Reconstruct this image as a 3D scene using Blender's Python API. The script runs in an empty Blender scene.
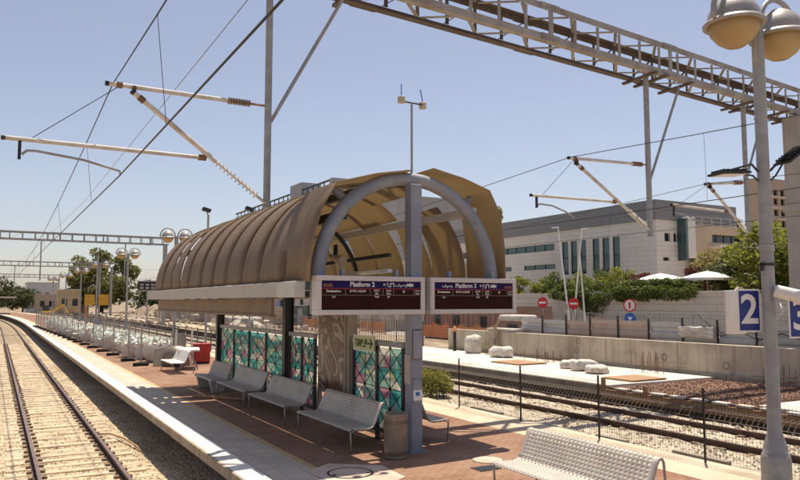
import bpy, bmesh, math, random
from mathutils import Vector, Matrix, noise
random.seed(7)
S = bpy.context.scene
C = S.collection
PI = math.pi
V = Vector

# ------------------------------------------------------------------ materials
def newmat(name):
    m = bpy.data.materials.new(name); m.use_nodes = True
    nt = m.node_tree; nt.nodes.clear()
    out = nt.nodes.new('ShaderNodeOutputMaterial')
    return m, nt, out
def nd(nt, t, **kw):
    n = nt.nodes.new(t)
    for k, v in kw.items():
        if k in n.inputs: n.inputs[k].default_value = v
        else: setattr(n, k, v)
    return n
def rgba(c): return (c[0], c[1], c[2], 1)
def mat(name, c1, c2=None, rough=.7, metal=0., scale=3., stretch=(1, 1, 1), bump=.0, bscale=40., dirt=None, dscale=.7, damt=.5, trans=None, spec=.5, isl=0., streak=None):
    """principled with two-tone noise, optional dirt patches, bump, per-island variation and translucency"""
    m, nt, out = newmat(name); L = nt.links.new
    c2 = c2 or tuple(x * .82 for x in c1)
    geo = nd(nt, 'ShaderNodeTexCoord'); mp = nd(nt, 'ShaderNodeMapping'); mp.inputs['Scale'].default_value = stretch
    oi = nd(nt, 'ShaderNodeObjectInfo')
    add = nd(nt, 'ShaderNodeVectorMath', operation='ADD'); L(geo.outputs['Object'], add.inputs[0])
    mulr = nd(nt, 'ShaderNodeMath', operation='MULTIPLY'); mulr.inputs[1].default_value = 37.; L(oi.outputs['Random'], mulr.inputs[0])
    L(mulr.outputs[0], add.inputs[1]); L(add.outputs[0], mp.inputs['Vector'])
    n1 = nd(nt, 'ShaderNodeTexNoise', Scale=scale, Detail=(2. if scale >= 3 else 6.), Roughness=.55); L(mp.outputs[0], n1.inputs['Vector'])
    r1 = nd(nt, 'ShaderNodeValToRGB'); r1.color_ramp.elements[0].position = .35; r1.color_ramp.elements[1].position = .65
    r1.color_ramp.elements[0].color = rgba(c2); r1.color_ramp.elements[1].color = rgba(c1); L(n1.outputs['Fac'], r1.inputs['Fac'])
    col = r1.outputs['Color']
    if dirt:
        n2 = nd(nt, 'ShaderNodeTexNoise', Scale=dscale, Detail=(2.5 if dscale >= 2 else 8.), Roughness=.6); L(add.outputs[0], n2.inputs['Vector'])
        r2 = nd(nt, 'ShaderNodeValToRGB'); r2.color_ramp.elements[0].position = .5; r2.color_ramp.elements[1].position = .72
        r2.color_ramp.elements[0].color = (0, 0, 0, 1); r2.color_ramp.elements[1].color = (damt,) * 3 + (1,); L(n2.outputs['Fac'], r2.inputs['Fac'])
        mx = nd(nt, 'ShaderNodeMixRGB'); mx.inputs['Color2'].default_value = rgba(dirt); L(r2.outputs['Color'], mx.inputs['Fac']); L(col, mx.inputs['Color1']); col = mx.outputs['Color']
    if streak:
        mp3 = nd(nt, 'ShaderNodeMapping'); mp3.inputs['Scale'].default_value = (4, 4, .25); L(add.outputs[0], mp3.inputs['Vector'])
        n3 = nd(nt, 'ShaderNodeTexNoise', Scale=1.6, Detail=5.); L(mp3.outputs[0], n3.inputs['Vector'])
        r3 = nd(nt, 'ShaderNodeValToRGB'); r3.color_ramp.elements[0].position = .52; r3.color_ramp.elements[1].position = .75
        r3.color_ramp.elements[0].color = (0, 0, 0, 1); r3.color_ramp.elements[1].color = (.7, .7, .7, 1); L(n3.outputs['Fac'], r3.inputs['Fac'])
        mx = nd(nt, 'ShaderNodeMixRGB'); mx.inputs['Color2'].default_value = rgba(streak); L(r3.outputs['Color'], mx.inputs['Fac']); L(col, mx.inputs['Color1']); col = mx.outputs['Color']
    if isl:
        g = nd(nt, 'ShaderNodeNewGeometry'); hs = nd(nt, 'ShaderNodeHueSaturation')
        mr = nd(nt, 'ShaderNodeMapRange'); mr.inputs['To Min'].default_value = 1 - isl; mr.inputs['To Max'].default_value = 1 + isl
        L(g.outputs['Random Per Island'], mr.inputs['Value']); L(mr.outputs[0], hs.inputs['Value']); L(col, hs.inputs['Color']); col = hs.outputs['Color']
    b = nd(nt, 'ShaderNodeBsdfPrincipled', Roughness=rough, Metallic=metal); b.inputs['Specular IOR Level'].default_value = spec
    L(col, b.inputs['Base Color'])
    if bump:
        nb = nd(nt, 'ShaderNodeTexNoise', Scale=bscale, Detail=6., Roughness=.7); L(add.outputs[0], nb.inputs['Vector'])
        bp = nd(nt, 'ShaderNodeBump', Strength=bump, Distance=.02); L(nb.outputs['Fac'], bp.inputs['Height']); L(bp.outputs[0], b.inputs['Normal'])
    if trans:
        tr = nd(nt, 'ShaderNodeBsdfTranslucent'); tr.inputs['Color'].default_value = rgba(trans[0])
        ms = nd(nt, 'ShaderNodeMixShader'); ms.inputs['Fac'].default_value = trans[1]
        L(b.outputs[0], ms.inputs[1]); L(tr.outputs[0], ms.inputs[2]); L(ms.outputs[0], out.inputs['Surface'])
    else: L(b.outputs[0], out.inputs['Surface'])
    return m
def mat_gravel(name, cols, scale=16., bump=.9, dist=.05, patch=None):
    m, nt, out = newmat(name); L = nt.links.new
    t = nd(nt, 'ShaderNodeTexCoord')
    vo = nd(nt, 'ShaderNodeTexVoronoi', Scale=scale); L(t.outputs['Object'], vo.inputs['Vector'])
    sep = nd(nt, 'ShaderNodeSeparateColor'); L(vo.outputs['Color'], sep.inputs[0])
    r = nd(nt, 'ShaderNodeValToRGB'); cr = r.color_ramp
    for i, c in enumerate(cols):
        p = i / (len(cols) - 1)
        e = cr.elements[i if i < 1 else len(cr.elements) - 1] if i in (0, len(cols) - 1) else cr.elements.new(p)
        e.color = rgba(c); e.position = p
    L(sep.outputs[0], r.inputs['Fac'])
    n = nd(nt, 'ShaderNodeTexNoise', Scale=.35, Detail=7., Roughness=.65); L(t.outputs['Object'], n.inputs['Vector'])
    mr = nd(nt, 'ShaderNodeMapRange'); mr.inputs['From Min'].default_value = .3; mr.inputs['From Max'].default_value = .7; mr.inputs['To Min'].default_value = .72; mr.inputs['To Max'].default_value = 1.12
    L(n.outputs['Fac'], mr.inputs['Value'])
    hs = nd(nt, 'ShaderNodeHueSaturation'); L(mr.outputs[0], hs.inputs['Value']); L(r.outputs['Color'], hs.inputs['Color']); col = hs.outputs['Color']
    if patch:
        n2 = nd(nt, 'ShaderNodeTexNoise', Scale=.5, Detail=7.); L(t.outputs['Object'], n2.inputs['Vector'])
        r2 = nd(nt, 'ShaderNodeValToRGB'); r2.color_ramp.elements[0].position = .5; r2.color_ramp.elements[1].position = .62; r2.color_ramp.elements[0].color = (0, 0, 0, 1); r2.color_ramp.elements[1].color = (.8, .8, .8, 1)
        L(n2.outputs['Fac'], r2.inputs['Fac']); mx = nd(nt, 'ShaderNodeMixRGB'); mx.inputs['Color2'].default_value = rgba(patch); L(r2.outputs['Color'], mx.inputs['Fac']); L(col, mx.inputs['Color1']); col = mx.outputs['Color']
    b = nd(nt, 'ShaderNodeBsdfPrincipled', Roughness=.95); b.inputs['Specular IOR Level'].default_value = .2; L(col, b.inputs['Base Color'])
    bp = nd(nt, 'ShaderNodeBump', Strength=bump, Distance=dist); bp.invert = True
    L(vo.outputs['Distance'], bp.inputs['Height']); L(bp.outputs[0], b.inputs['Normal'])
    L(b.outputs[0], out.inputs['Surface'])
    return m
def mat_brick(name, c1, c2, mortar, bw, bh, msize=.012, rough=.8, rot=None, dirt=(.1, .08, .06), damt=.4, dscale=.6, bump=.25, offset=.5):
    m, nt, out = newmat(name); L = nt.links.new
    t = nd(nt, 'ShaderNodeTexCoord'); sp = nd(nt, 'ShaderNodeSeparateXYZ'); mp = nd(nt, 'ShaderNodeCombineXYZ'); L(t.outputs['Object'], sp.inputs[0])
    a0, a1 = {'x': (1, 2), 'y': (0, 2)}.get(rot, (0, 1)); L(sp.outputs[a0], mp.inputs[0]); L(sp.outputs[a1], mp.inputs[1])
    br = nd(nt, 'ShaderNodeTexBrick', Scale=1.); br.inputs['Color1'].default_value = rgba(c1); br.inputs['Color2'].default_value = rgba(c2); br.inputs['Mortar'].default_value = rgba(mortar)
    br.inputs['Brick Width'].default_value = bw; br.inputs['Row Height'].default_value = bh; br.inputs['Mortar Size'].default_value = msize; br.inputs['Bias'].default_value = 0.; br.offset = offset
    L(mp.outputs[0], br.inputs['Vector'])
    n2 = nd(nt, 'ShaderNodeTexNoise', Scale=dscale, Detail=9., Roughness=.72); L(t.outputs['Object'], n2.inputs['Vector'])
    r2 = nd(nt, 'ShaderNodeValToRGB'); r2.color_ramp.elements[0].position = .42; r2.color_ramp.elements[1].position = .72; r2.color_ramp.elements[0].color = (0, 0, 0, 1); r2.color_ramp.elements[1].color = (damt,) * 3 + (1,)
    L(n2.outputs['Fac'], r2.inputs['Fac'])
    mx = nd(nt, 'ShaderNodeMixRGB'); mx.inputs['Color2'].default_value = rgba(dirt); L(r2.outputs['Color'], mx.inputs['Fac']); L(br.outputs['Color'], mx.inputs['Color1'])
    b = nd(nt, 'ShaderNodeBsdfPrincipled', Roughness=rough); b.inputs['Specular IOR Level'].default_value = .3; L(mx.outputs['Color'], b.inputs['Base Color'])
    bp = nd(nt, 'ShaderNodeBump', Strength=bump, Distance=.01); bp.invert = True; L(br.outputs['Fac'], bp.inputs['Height'])
    nb = nd(nt, 'ShaderNodeTexNoise', Scale=60., Detail=4.); L(t.outputs['Object'], nb.inputs['Vector'])
    bp2 = nd(nt, 'ShaderNodeBump', Strength=.15, Distance=.01); L(nb.outputs['Fac'], bp2.inputs['Height']); L(bp.outputs[0], bp2.inputs['Normal']); L(bp2.outputs[0], b.inputs['Normal'])
    L(b.outputs[0], out.inputs['Surface'])
    return m
def mat_glass(name, c, rough=.08, fac=.25):
    m, nt, out = newmat(name); L = nt.links.new
    b = nd(nt, 'ShaderNodeBsdfPrincipled', Roughness=rough); b.inputs['Base Color'].default_value = rgba(c); b.inputs['Specular IOR Level'].default_value = .8
    L(b.outputs[0], out.inputs['Surface']); return m
def mat_tinted(name, c, tfac):
    m, nt, out = newmat(name); L = nt.links.new
    n = nd(nt, 'ShaderNodeTexNoise', Scale=4., Detail=3.); t = nd(nt, 'ShaderNodeTexCoord'); L(t.outputs['Object'], n.inputs['Vector'])
    r = nd(nt, 'ShaderNodeValToRGB'); r.color_ramp.elements[0].color = rgba(tuple(x * .75 for x in c)); r.color_ramp.elements[1].color = rgba(tuple(min(1, x * 1.15) for x in c)); L(n.outputs['Fac'], r.inputs['Fac'])
    b = nd(nt, 'ShaderNodeBsdfPrincipled', Roughness=.15); L(r.outputs[0], b.inputs['Base Color'])
    tl = nd(nt, 'ShaderNodeBsdfTranslucent'); L(r.outputs[0], tl.inputs['Color'])
    tp = nd(nt, 'ShaderNodeBsdfTransparent'); L(r.outputs[0], tp.inputs['Color'])
    m1 = nd(nt, 'ShaderNodeMixShader'); m1.inputs[0].default_value = .4; L(tl.outputs[0], m1.inputs[1]); L(tp.outputs[0], m1.inputs[2])
    m2 = nd(nt, 'ShaderNodeMixShader'); m2.inputs[0].default_value = tfac; L(b.outputs[0], m2.inputs[1]); L(m1.outputs[0], m2.inputs[2])
    L(m2.outputs[0], out.inputs['Surface']); return m
def mat_emit_ish(name, c, rough=.4): return mat(name, c, tuple(x * .93 for x in c), rough=rough)

M = {}
M['ballast'] = mat_gravel('ballast', [(.30, .22, .14), (.54, .43, .29), (.64, .53, .37), (.46, .36, .24)], 15., .8, .045)
M['ballast_new'] = mat_gravel('ballast_new', [(.32, .26, .19), (.56, .475, .36), (.64, .555, .44), (.46, .385, .29)], 15., .8, .045)
M['stone'] = mat('stone', (.58, .46, .31), (.36, .265, .165), rough=.95, scale=.9, isl=.4, spec=.2)
M['stone_new'] = mat('stone_new', (.63, .545, .43), (.42, .35, .265), rough=.95, scale=.9, isl=.35, spec=.2)
M['earth'] = mat_gravel('earth', [(.20, .15, .105), (.34, .265, .19), (.40, .32, .235)], 3., .4, .05, patch=(.15, .105, .075))
M['red_gravel'] = mat_gravel('red_gravel', [(.12, .065, .045), (.21, .12, .085), (.27, .165, .12), (.17, .095, .07)], 11., .9, .05)
M['rust_rail'] = mat('rust_rail', (.11, .055, .035), (.07, .035, .022), rough=.75, scale=6, bump=.2)
M['rail_top'] = mat('rail_top', (.30, .22, .18), (.20, .13, .10), rough=.42, metal=.6, scale=8)
M['sleeper'] = mat('sleeper', (.58, .475, .34), (.48, .385, .265), rough=.9, scale=4, bump=.3, dirt=(.22, .14, .09), dscale=2., damt=.6)
M['clip'] = mat('clip', (.21, .135, .085), rough=.8)
M['coping'] = mat('coping', (.46, .375, .28), (.35, .275, .195), rough=.85, scale=1.4, bump=.2, dirt=(.20, .12, .07), dscale=1.1, damt=.7, streak=(.22, .15, .10))
M['white_paint'] = mat('white_paint', (.80, .77, .70), (.70, .66, .58), rough=.7, scale=2.5, dirt=(.36, .30, .23), dscale=2.2, damt=.6)
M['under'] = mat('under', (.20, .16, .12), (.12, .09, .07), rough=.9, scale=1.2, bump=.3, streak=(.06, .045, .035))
M['strip'] = mat_brick('strip', (.58, .50, .40), (.53, .455, .36), (.40, .335, .265), .40, .40, .010, .8, dirt=(.30, .25, .20), damt=.6, dscale=.9, offset=0)
M['yellow'] = mat('yellow', (.56, .40, .18), (.48, .34, .16), rough=.7, scale=5, dirt=(.32, .22, .13), dscale=3., damt=.75)
M['paver'] = mat_brick('paver', (.285, .145, .086), (.225, .105, .060), (.12, .065, .042), .20, .10, .011, .8, dirt=(.44, .30, .205), damt=.6, dscale=.45)
M['cream_concrete'] = mat('cream_concrete', (.60, .50, .37), (.52, .42, .30), rough=.85, scale=.9, bump=.2, dirt=(.36, .26, .18), dscale=.8, damt=.55)
M['slab'] = mat('slab', (.68, .63, .55), (.60, .54, .46), rough=.9, scale=.6, bump=.15, dirt=(.40, .31, .23), dscale=.55, damt=.85)
M['slab_side'] = mat('slab_side', (.42, .36, .29), (.30, .25, .19), rough=.9, scale=1.2, bump=.3, streak=(.14, .11, .08))
M['conc_wall'] = mat('conc_wall', (.56, .49, .385), (.47, .405, .315), rough=.9, scale=1.1, bump=.25, dirt=(.20, .155, .11), dscale=.5, damt=.7, streak=(.24, .19, .14))
M['galv'] = mat('galv', (.36, .36, .365), (.29, .29, .295), rough=.55, metal=.15, scale=4, bump=.05, dirt=(.22, .20, .18), dscale=3, damt=.4)
M['galv_tan'] = mat('galv_tan', (.37, .345, .315), (.29, .265, .24), rough=.7, metal=.1, scale=2.5, dirt=(.20, .11, .06), dscale=1.6, damt=.7)
M['deep_brown'] = mat('deep_brown', (.145, .11, .085), (.10, .075, .058), rough=.8, scale=2., dirt=(.24, .19, .15), dscale=1.2, damt=.5)  # darker brown for the far gantry chords, their bracing and the cross bearers
M['rail_dark'] = mat('rail_dark', (.15, .13, .12), (.11, .095, .085), rough=.6, scale=3)
M['rusty'] = mat('rusty', (.24, .14, .08), (.16, .09, .055), rough=.85, scale=5)
M['blue_steel'] = mat('blue_steel', (.25, .275, .335), (.19, .21, .26), rough=.5, metal=.1, scale=1.6, dirt=(.44, .42, .40), dscale=1.2, damt=.55, streak=(.30, .28, .26))
M['steel_white'] = mat('steel_white', (.66, .62, .56), (.55, .50, .44), rough=.55, scale=4, dirt=(.33, .25, .18), dscale=3, damt=.6)
M['insulator'] = mat('insulator', (.34, .22, .15), (.24, .15, .10), rough=.4, scale=6)
M['dark_steel'] = mat('dark_steel', (.035, .036, .040), (.025, .025, .028), rough=.5, metal=.2)
M['wire'] = mat('wire', (.045, .042, .042), (.03, .03, .03), rough=.5, metal=.4)
M['wire_grey'] = mat('wire_grey', (.30, .29, .28), (.22, .21, .20), rough=.5, metal=.5)
M['roof_out'] = mat('roof_out', (.265, .195, .14), (.195, .138, .098), rough=.6, metal=.0, scale=1.2, stretch=(1, 3.5, .35), bump=.06, bscale=18, dirt=(.33, .255, .19), dscale=.5, damt=.5, streak=(.17, .12, .085), trans=((.68, .55, .34), .34))
M['gutter'] = mat('gutter', (.46, .42, .385), (.39, .355, .32), rough=.55, scale=1.5, dirt=(.30, .25, .2), dscale=1.5, damt=.5)
M['gutter_pale'] = mat('gutter_pale', (.60, .575, .54), (.52, .49, .45), rough=.6, scale=2)
M['fascia'] = mat('fascia', (.24, .165, .11), (.19, .13, .085), rough=.7, scale=2)
M['tan_post'] = mat('tan_post', (.36, .31, .25), (.29, .245, .20), rough=.6, scale=3)
M['bench'] = mat('bench', (.54, .495, .44), (.47, .43, .38), rough=.5, metal=.0, scale=3, dirt=(.33, .29, .25), dscale=2.5, damt=.4)
M['bench_leg'] = mat('bench_leg', (.40, .38, .36), rough=.4, metal=.4)
M['stone_bench'] = mat('stone_bench', (.46, .42, .375), (.40, .36, .32), rough=.8, scale=20, bump=.1)
M['white_bench'] = mat('white_bench', (.70, .68, .64), (.6, .58, .54), rough=.5)
M['bin'] = mat('bin', (.26, .215, .18), (.20, .165, .135), rough=.45, metal=.35, scale=3, dirt=(.34, .28, .22), dscale=3, damt=.4)
M['black'] = mat('black', (.015, .015, .016), (.01, .01, .01), rough=.5)
M['rubber'] = mat('rubber', (.035, .03, .026), rough=.9)
M['red'] = mat('red', (.50, .035, .02), (.40, .03, .02), rough=.45)
M['road_red'] = mat('road_red', (.55, .02, .03), rough=.4)
M['road_blue'] = mat('road_blue', (.03, .14, .48), rough=.4)
M['sign_blue'] = mat('sign_blue', (.018, .036, .22), (.015, .03, .19), rough=.35)
M['sign_white'] = mat('sign_white', (.80, .79, .78), (.74, .73, .72), rough=.45)
M['sign_frame'] = mat('sign_frame', (.58, .545, .53), (.51, .48, .465), rough=.45, scale=3)
M['board_brown'] = mat('board_brown', (.034, .0085, .005), (.026, .006, .004), rough=.5, spec=.1)
M['board_blue'] = mat('board_blue', (.018, .012, .085), (.015, .010, .07), rough=.5, spec=.1)
M['board_red'] = mat('board_red', (.36, .025, .035), rough=.4)
M['board_text'] = mat('board_text', (.70, .68, .66), rough=.5)
M['dim_red'] = mat('dim_red', (.26, .085, .07), rough=.5)
M['exit_green'] = mat('exit_green', (.56, .58, .33), (.50, .52, .29), rough=.5)
M['exit_ink'] = mat('exit_ink', (.04, .065, .03), rough=.6)
M['globe_metal'] = mat('globe_metal', (.42, .40, .385), (.30, .28, .26), rough=.5, metal=.15, scale=4, dirt=(.24, .18, .13), dscale=4, damt=.5)
M['amber'] = mat('amber', (.60, .44, .22), (.52, .36, .17), rough=.3, scale=2, trans=((.80, .58, .28), .35))
M['cam_white'] = mat('cam_white', (.74, .71, .68), (.68, .65, .62), rough=.45)
M['mustard'] = mat('mustard', (.62, .34, .03), rough=.5)
M['steel_bar'] = mat('steel_bar', (.22, .17, .13), (.15, .11, .085), rough=.7)
M['col_grey'] = mat('col_grey', (.40, .365, .33), (.33, .30, .27), rough=.7, scale=1., streak=(.27, .22, .18))
M['beige_box'] = mat('beige_box', (.56, .47, .36), rough=.6)
M['fluor'] = mat('fluor', (.80, .78, .72), rough=.4)
M['bag'] = mat('bag', (.68, .64, .58), (.50, .455, .40), rough=.85, scale=2.5, bump=1., bscale=7, dirt=(.45, .36, .28), dscale=1.8, damt=.6)
M['bag_pink'] = mat('bag_pink', (.66, .54, .46), (.5, .40, .34), rough=.85, scale=2.5, bump=.6, bscale=9)
M['film'] = mat('film', (.82, .82, .76), (.62, .72, .60), rough=.5, scale=1.2, isl=.3)
M['wood'] = mat('wood', (.42, .25, .13), (.31, .17, .085), rough=.8, scale=2, stretch=(6, 6, .8))
M['brownboard'] = mat('brownboard', (.42, .22, .12), (.34, .17, .09), rough=.7)
M['corr_grey'] = mat('corr_grey', (.50, .49, .49), (.42, .41, .41), rough=.55, metal=.2, scale=1.5, dirt=(.42, .37, .32), dscale=1.2, damt=.6)
M['corr_tan'] = mat('corr_tan', (.50, .39, .33), (.42, .32, .27), rough=.6, metal=.1, scale=1.5, dirt=(.45, .38, .32), dscale=1.5, damt=.6)
M['container'] = mat('container', (.32, .20, .155), (.25, .155, .12), rough=.65, scale=1.5, dirt=(.20, .09, .05), dscale=1.5, damt=.6)
M['orange'] = mat('orange', (.70, .30, .11), (.62, .24, .09), rough=.7, scale=5)
M['stucco'] = mat('stucco', (.70, .58, .49), (.62, .51, .43), rough=.9, scale=1.5, dirt=(.4, .33, .27), dscale=.5, damt=.4)
M['stucco_yel'] = mat('stucco_yel', (.46, .36, .22), (.4, .31, .19), rough=.9, scale=1)
M['facade'] = mat_brick('facade', (.66, .63, .615), (.63, .60, .585), (.50, .475, .46), 1.6, .42, .02, .75, rot='x', dirt=(.36, .32, .28), damt=.35, dscale=.12, bump=.1)
M['facade_x'] = mat_brick('facade_x', (.66, .63, .615), (.63, .60, .585), (.50, .475, .46), 1.6, .42, .02, .75, rot='y', dirt=(.36, .32, .28), damt=.35, dscale=.12, bump=.1)
M['cladding'] = mat('cladding', (.205, .205, .22), (.185, .185, .20), rough=.5, metal=.25, scale=.3, stretch=(1, .1, 4))
M['pale_metal'] = mat('pale_metal', (.62, .61, .60), (.56, .55, .54), rough=.4, metal=.2)
M['bld_grey'] = mat('bld_grey', (.34, .34, .355), (.30, .30, .31), rough=.8, scale=.3)
M['tower'] = mat('tower', (.46, .37, .28), (.41, .33, .25), rough=.9, scale=.3, dirt=(.33, .27, .21), dscale=.15, damt=.5)
M['glass_dark'] = mat_glass('glass_dark', (.012, .022, .026), .06)
M['glass_teal'] = mat_glass('glass_teal', (.035, .075, .08), .08)
M['ret_wall'] = mat_brick('ret_wall', (.62, .55, .48), (.58, .51, .445), (.42, .37, .32), 3.0, .42, .025, .85, rot='x', dirt=(.33, .28, .23), damt=.4, dscale=.3, bump=.2)
M['asphalt'] = mat('asphalt', (.33, .295, .25), (.28, .25, .21), rough=.9, bump=.3, bscale=80)
M['grass'] = mat('grass', (.10, .17, .03), (.07, .12, .02), rough=.9, scale=2, bump=.6)
M['leaf_yel'] = mat('leaf_yel', (.20, .20, .045), (.105, .125, .028), rough=.6, scale=.8, isl=.45, trans=((.34, .36, .06), .35), spec=.3)
M['leaf_green'] = mat('leaf_green', (.12, .145, .035), (.065, .09, .022), rough=.6, scale=.8, isl=.45, trans=((.17, .22, .04), .3), spec=.3)
M['leaf_dark'] = mat('leaf_dark', (.075, .085, .03), (.040, .050, .02), rough=.6, scale=.35, isl=.4, trans=((.12, .14, .04), .25), spec=.3)
M['leaf_olive'] = mat('leaf_olive', (.20, .19, .062), (.11, .11, .038), rough=.6, scale=.35, isl=.45, trans=((.22, .22, .06), .3), spec=.3)
M['leaf_weed'] = mat('leaf_weed', (.27, .25, .06), (.15, .16, .035), rough=.7, scale=2, isl=.4, trans=((.4, .38, .08), .35), spec=.2)
M['leaf_red'] = mat('leaf_red', (.13, .045, .035), (.085, .05, .03), rough=.6, scale=.8, isl=.4, trans=((.2, .06, .04), .3), spec=.3)
M['leaf_pale'] = mat('leaf_pale', (.30, .25, .12), (.21, .19, .075), rough=.7, scale=.8, isl=.4, trans=((.4, .34, .12), .3), spec=.3)
M['bark'] = mat('bark', (.12, .085, .06), (.08, .055, .04), rough=.9, scale=6, bump=.6)
M['umbrella'] = mat('umbrella', (.82, .80, .75), (.77, .75, .70), rough=.8, trans=((.8, .75, .65), .15))
M['car_white'] = mat('car_white', (.75, .75, .75), (.72, .72, .72), rough=.25)
M['car_grey'] = mat('car_grey', (.25, .26, .28), (.23, .24, .26), rough=.25, metal=.4)
M['tape'] = mat('tape', (.44, .38, .34), (.38, .33, .30), rough=.6)
M['cable'] = mat('cable', (.02, .02, .02), rough=.5)
M['manhole'] = mat('manhole', (.60, .47, .38), (.54, .41, .33), rough=.85, scale=3, dirt=(.35, .22, .15), dscale=2, damt=.6)
GL = [mat_tinted('glass_a', (.07, .46, .44), .7), mat_tinted('glass_b', (.42, .72, .62), .7), mat_tinted('glass_c', (.86, .90, .80), .75),
      mat_tinted('glass_d', (.14, .56, .56), .7), mat_tinted('glass_e', (.66, .34, .48), .7), mat_tinted('glass_f', (.66, .80, .42), .75)]
def mat_poster():
    m, nt, out = newmat('poster_print'); L = nt.links.new
    t = nd(nt, 'ShaderNodeTexCoord'); n = nd(nt, 'ShaderNodeTexNoise', Scale=1.0, Detail=1.); n.inputs['Distortion'].default_value = 1.5; L(t.outputs['Object'], n.inputs['Vector'])
    w = nd(nt, 'ShaderNodeTexWave', Scale=1.9, Distortion=3.); w.inputs['Detail'].default_value = 3.; L(n.outputs['Color'], w.inputs['Vector'])
    r = nd(nt, 'ShaderNodeValToRGB'); cr = r.color_ramp
    cr.elements[0].color = (.035, .018, .014, 1); cr.elements[1].color = (.42, .33, .27, 1)
    e = cr.elements.new(.30); e.color = (.20, .07, .045, 1); e = cr.elements.new(.55); e.color = (.05, .025, .02, 1); e = cr.elements.new(.68); e.color = (.26, .12, .08, 1); e = cr.elements.new(.85); e.color = (.20, .20, .17, 1)
    L(w.outputs['Color'], r.inputs['Fac']); b = nd(nt, 'ShaderNodeBsdfPrincipled', Roughness=.35); L(r.outputs[0], b.inputs['Base Color']); L(b.outputs[0], out.inputs['Surface'])
    return m
M['poster'] = mat_poster()

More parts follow.
